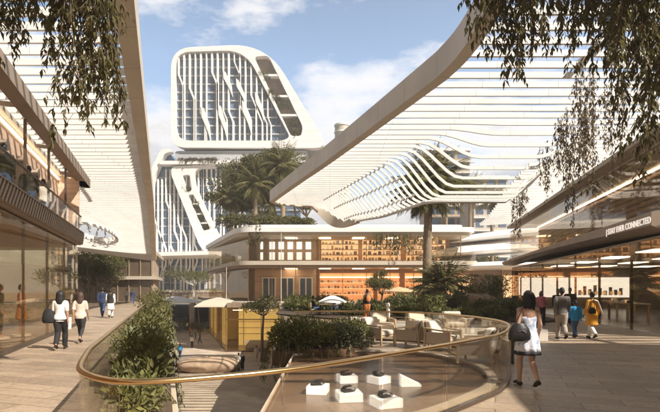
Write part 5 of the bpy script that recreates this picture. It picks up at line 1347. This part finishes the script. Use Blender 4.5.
tree('small round headed tree on the lower plaza before the yellow shop', ((262-330)/F*51, 51, LOW), 6.9, (1.9, 1.8, 1.4), 2600, .24, 'leaf_tree', 'bark', None, .72, .15, 7, .5, lobe=.5)
palm('tall palm with a stout trunk standing behind the canopy dip', ((427-330)/F*40, 40, 0), 10.4, 4.3, 44, None, (.2, .2), .34, 16, nl=30)
# palms and trees on the roof of the middle building
palm('big roof garden palm left of the middle', ((255-330)/F*67, 67, 10), 6.4, 4.2, 30, 'palms on the roof garden', (.2, 0), .28, 9)
palm('tallest roof garden palm at the right', ((283-330)/F*68, 68, 10), 9.2, 4.4, 30, 'palms on the roof garden', (-.2, 0), .28, 9)
palm('shorter roof garden palm at the left edge', ((231-330)/F*69, 69, 10), 4.8, 3.6, 26, 'palms on the roof garden', (-.2, 0), .25, 7)
palm('small roof garden palm behind the canopy tip', ((270-330)/F*70, 70, 10), 4.0, 3.2, 24, 'palms on the roof garden', (.3, 0), .22, 6)
for px, Y, h, cr, lab in ((250, 74, 12.8, (5.4, 4, 4.0), 'spreading dark tree behind the roof palms at the left'), (272, 76, 15.0, (5.2, 4, 4.2), 'dark tree rising behind the roof palms in the middle'), (294, 75, 13.6, (5.2, 4, 4.0), 'dark tree at the right behind the tallest roof palm'), (262, 73, 8.5, (4.0, 3, 2.6), 'bushy tree between the roof palms'), (306, 74, 8.5, (3.4, 3, 2.6), 'dark tree at the far right of the roof garden'), (236, 73, 7.5, (3.6, 3, 2.6), 'low dark tree at the left of the roof garden')):
    tree(lab, ((px-330)/F*Y, Y, 10), h, cr, 8500, .42, 'leaf_tree', 'bark', 'trees on the roof garden', .34, .2, 9)
for i, (px, Y, r_, hg) in enumerate(((228, 64.5, 1.8, 1.6), (240, 64, 1.9, 1.5), (256, 63.5, 1.8, 1.6), (272, 63.6, 1.9, 1.4), (290, 64, 1.8, 1.3), (306, 64, 1.7, 1.1))):
    shrub('roof_shrub', 'trailing shrub on the roof edge of the middle building, %s of six' % ORD[i], ((px-330)/F*Y, Y, 9.9), (r_, 1.4, hg), 1100, .30, 'leaf_tree', 'shrubs on the roof edge', hang=4)
vine('ivy trailing over the roof edge below the big palm', ((254-330)/F*61.2, 61.2, 9.9), 10, 2.6, 1.0, .26, 18, 'leaf_tree', side=.4)
for px, y0, y1, lab in ((384, 236, 250, 'hanging greenery at the left end of the balcony right of the shelves'), (402, 236, 256, 'hanging greenery in the middle of the balcony near the palm trunk'), (424, 238, 248, 'hanging greenery right behind the palm trunk')):
    a = P(px, y0, 60.4); c = P(px, y1, 60.4); vine(lab, (a.x, 60.4, a.z+.4), 14, a.z-c.z+.4, 1.3, .28, 16, 'leaf_tree', 'greenery hanging from the roof edge', side=.5)
# brown dry vine curtain in front of the right facade
for px, Y, zb, r_, lab in ((590, 17, 6.0, .7, 'brown dry vine curtain at the left of the right facade'), (608, 18.5, 5.6, .75, 'brown dry vine curtain in front of the upper right windows'), (578, 21, 6.6, .6, 'thin brown vine curtain over the right canopy edge')):
    vine(lab, ((px-330)/F*Y, Y, RH), 7, RH-zb, r_, .17, 15, 'leaf_brown', 'dry vines further along the right canopy', side=.45)
# trees on the left beyond the shop, at the far end and behind everything
for px, Y, h, cr, lab in ((88, 61, 7.2, (3.8, 2.6, 3.2), 'leafy tree just past the corner of the left shop'), (104, 63, 6.6, (3.4, 2.8, 3.0), 'second leafy tree past the left shop under the canopy tail'), (80, 72, 9.4, (4.4, 3.4, 3.4), 'taller tree behind the two leafy trees on the left')):
    tree(lab, ((px-330)/F*Y, Y, 0), h, cr, 7500, .26, 'leaf_tree', 'bark', 'trees beyond the left shop', .16, .14, 10, .8)
tree('pale stemmed spreading tree at the far end of the plaza below the tower', ((182-330)/F*96, 104, 0), 7.0, (6.4, 4, 2.2), 3400, .36, 'leaf_tree', 'palebark', None, .35, .22, 9, .5)
for i, (px, Y, r_, hg) in enumerate(((150, 104, 3, 1.6), (168, 105.5, 3, 1.3), (206, 106, 3, 1.8), (222, 100, 3, 2.2))):
    shrub('hedge_shrub', 'low dark hedge shrub along the far edge of the plaza, %s' % ORD[i], ((px-330)/F*Y, Y+3, 0), (r_, 2, hg), 900, .36, 'leaf_dark', 'hedge shrubs at the far plaza edge')
for i, (px, Y) in enumerate(((176, 88), (187, 90), (199, 86))):
    shrub('plaza_shrub', 'low dark shrub at the back of the lower plaza, %s' % ORD[i], ((px-330)/F*Y, Y, LOW), (2.2, 1.5, 1.5), 700, .3, 'leaf_dark', 'shrubs at the back of the lower plaza')
for i, px in enumerate((60, 92, 128, 330, 362, 410, 448, 486, 522, 560, 610)):
    Y = 118+(i*37) % 23; h = 8+(i*5) % 6
    tree('distant broad tree on the skyline, %s' % ORD[i], ((px-330)/F*Y, Y, 0), h, (6, 5, 4.5), 1500, .6, 'leaf_dark', 'bark', 'distant trees on the skyline', .3, .3, 7)
for px, Y, h in ((470, 92, 20.5), (492, 96, 19.5), (446, 100, 22)):
    palm('distant palm seen through the canopy dip, %s' % {470: 'in the middle', 492: 'rightmost', 446: 'nearest the tall palm'}[px], ((px-330)/F*Y, Y, 0), h, 5, 26, 'distant palms behind the canopy', (0, 0), .35, 8, nl=20)
# greenery on the tower terraces
for i, (px, py, w_) in enumerate(((264, 74, 5), (277, 96, 5), (283, 104, 5), (292, 122, 5), (296, 132, 4), (269, 92, 4))):
    p = P(px, py, YT); shrub('terrace_shrub', 'hanging dark shrub on the upper tower block, %s' % ['topmost', 'in the second slot', 'below the second slot', 'above the lowest slot', 'in the lowest slot', 'at the left of the second slot'][i], (p.x, YT+.7, p.z-1.4), (w_*.46, 1.0, 2.6), 900, .5, 'leaf_tree', 'shrubs on the tower terraces', lobes=5, hang=4)
for i, (px, py) in enumerate(((187, 190), (196, 206), (202, 217), (207, 228))):
    p = P(px, py, YT); shrub('terrace_shrub', 'dark shrub on the lower tower block, %s from the top' % ['first', 'second', 'third', 'fourth'][i], (p.x, YT+.6, p.z-1.2), (1.9, 1.0, 2.4), 700, .5, 'leaf_tree', 'shrubs on the tower terraces', lobes=5)
for i in range(6):
    px = 183+i*6.4; p = P(px, 163, YT); shrub('terrace_shrub', 'trailing shrub on the waist slab of the tower, %s' % ORD[i], (p.x, YT-.6, p.z), (1.5, .8, 1.3), 420, .5, 'leaf_brown', 'shrubs on the tower waist', lobes=5, hang=7)
vine('greenery around the opening in the tail of the left canopy', (-23.0, 50.5, 9.2), 10, 1.0, 1.6, .3, 14, 'leaf_tree', side=.5)
for x, y, lab in ((-24.6, 46.6, 'shrub spilling over the left rim of the canopy opening'), (-22.6, 49.3, 'shrub spilling over the far rim of the canopy opening')):
    shrub('rim_shrub', lab, (x, y, 7.9), (1.3, 1.3, 1.1), 900, .24, 'leaf_tree', 'shrubs at the canopy opening', hang=6)
# ============================================================ AIR
hz_m = bpy.data.materials.new('haze_air'); hz_m.use_nodes = True; _t = hz_m.node_tree; _t.nodes.clear()
_o = _t.nodes.new('ShaderNodeOutputMaterial'); _v = _t.nodes.new('ShaderNodeVolumePrincipled')
_v.inputs['Color'].default_value = (.95, .93, .90, 1); _v.inputs['Density'].default_value = HAZE; _v.inputs['Anisotropy'].default_value = .3
_t.links.new(_v.outputs[0], _o.inputs['Volume'])
MB().box(-950, 950, -950, 950, LOW-1.6, 92).build('haze', hz_m, kind='stuff')
sc.cycles.volume_bounces = 0
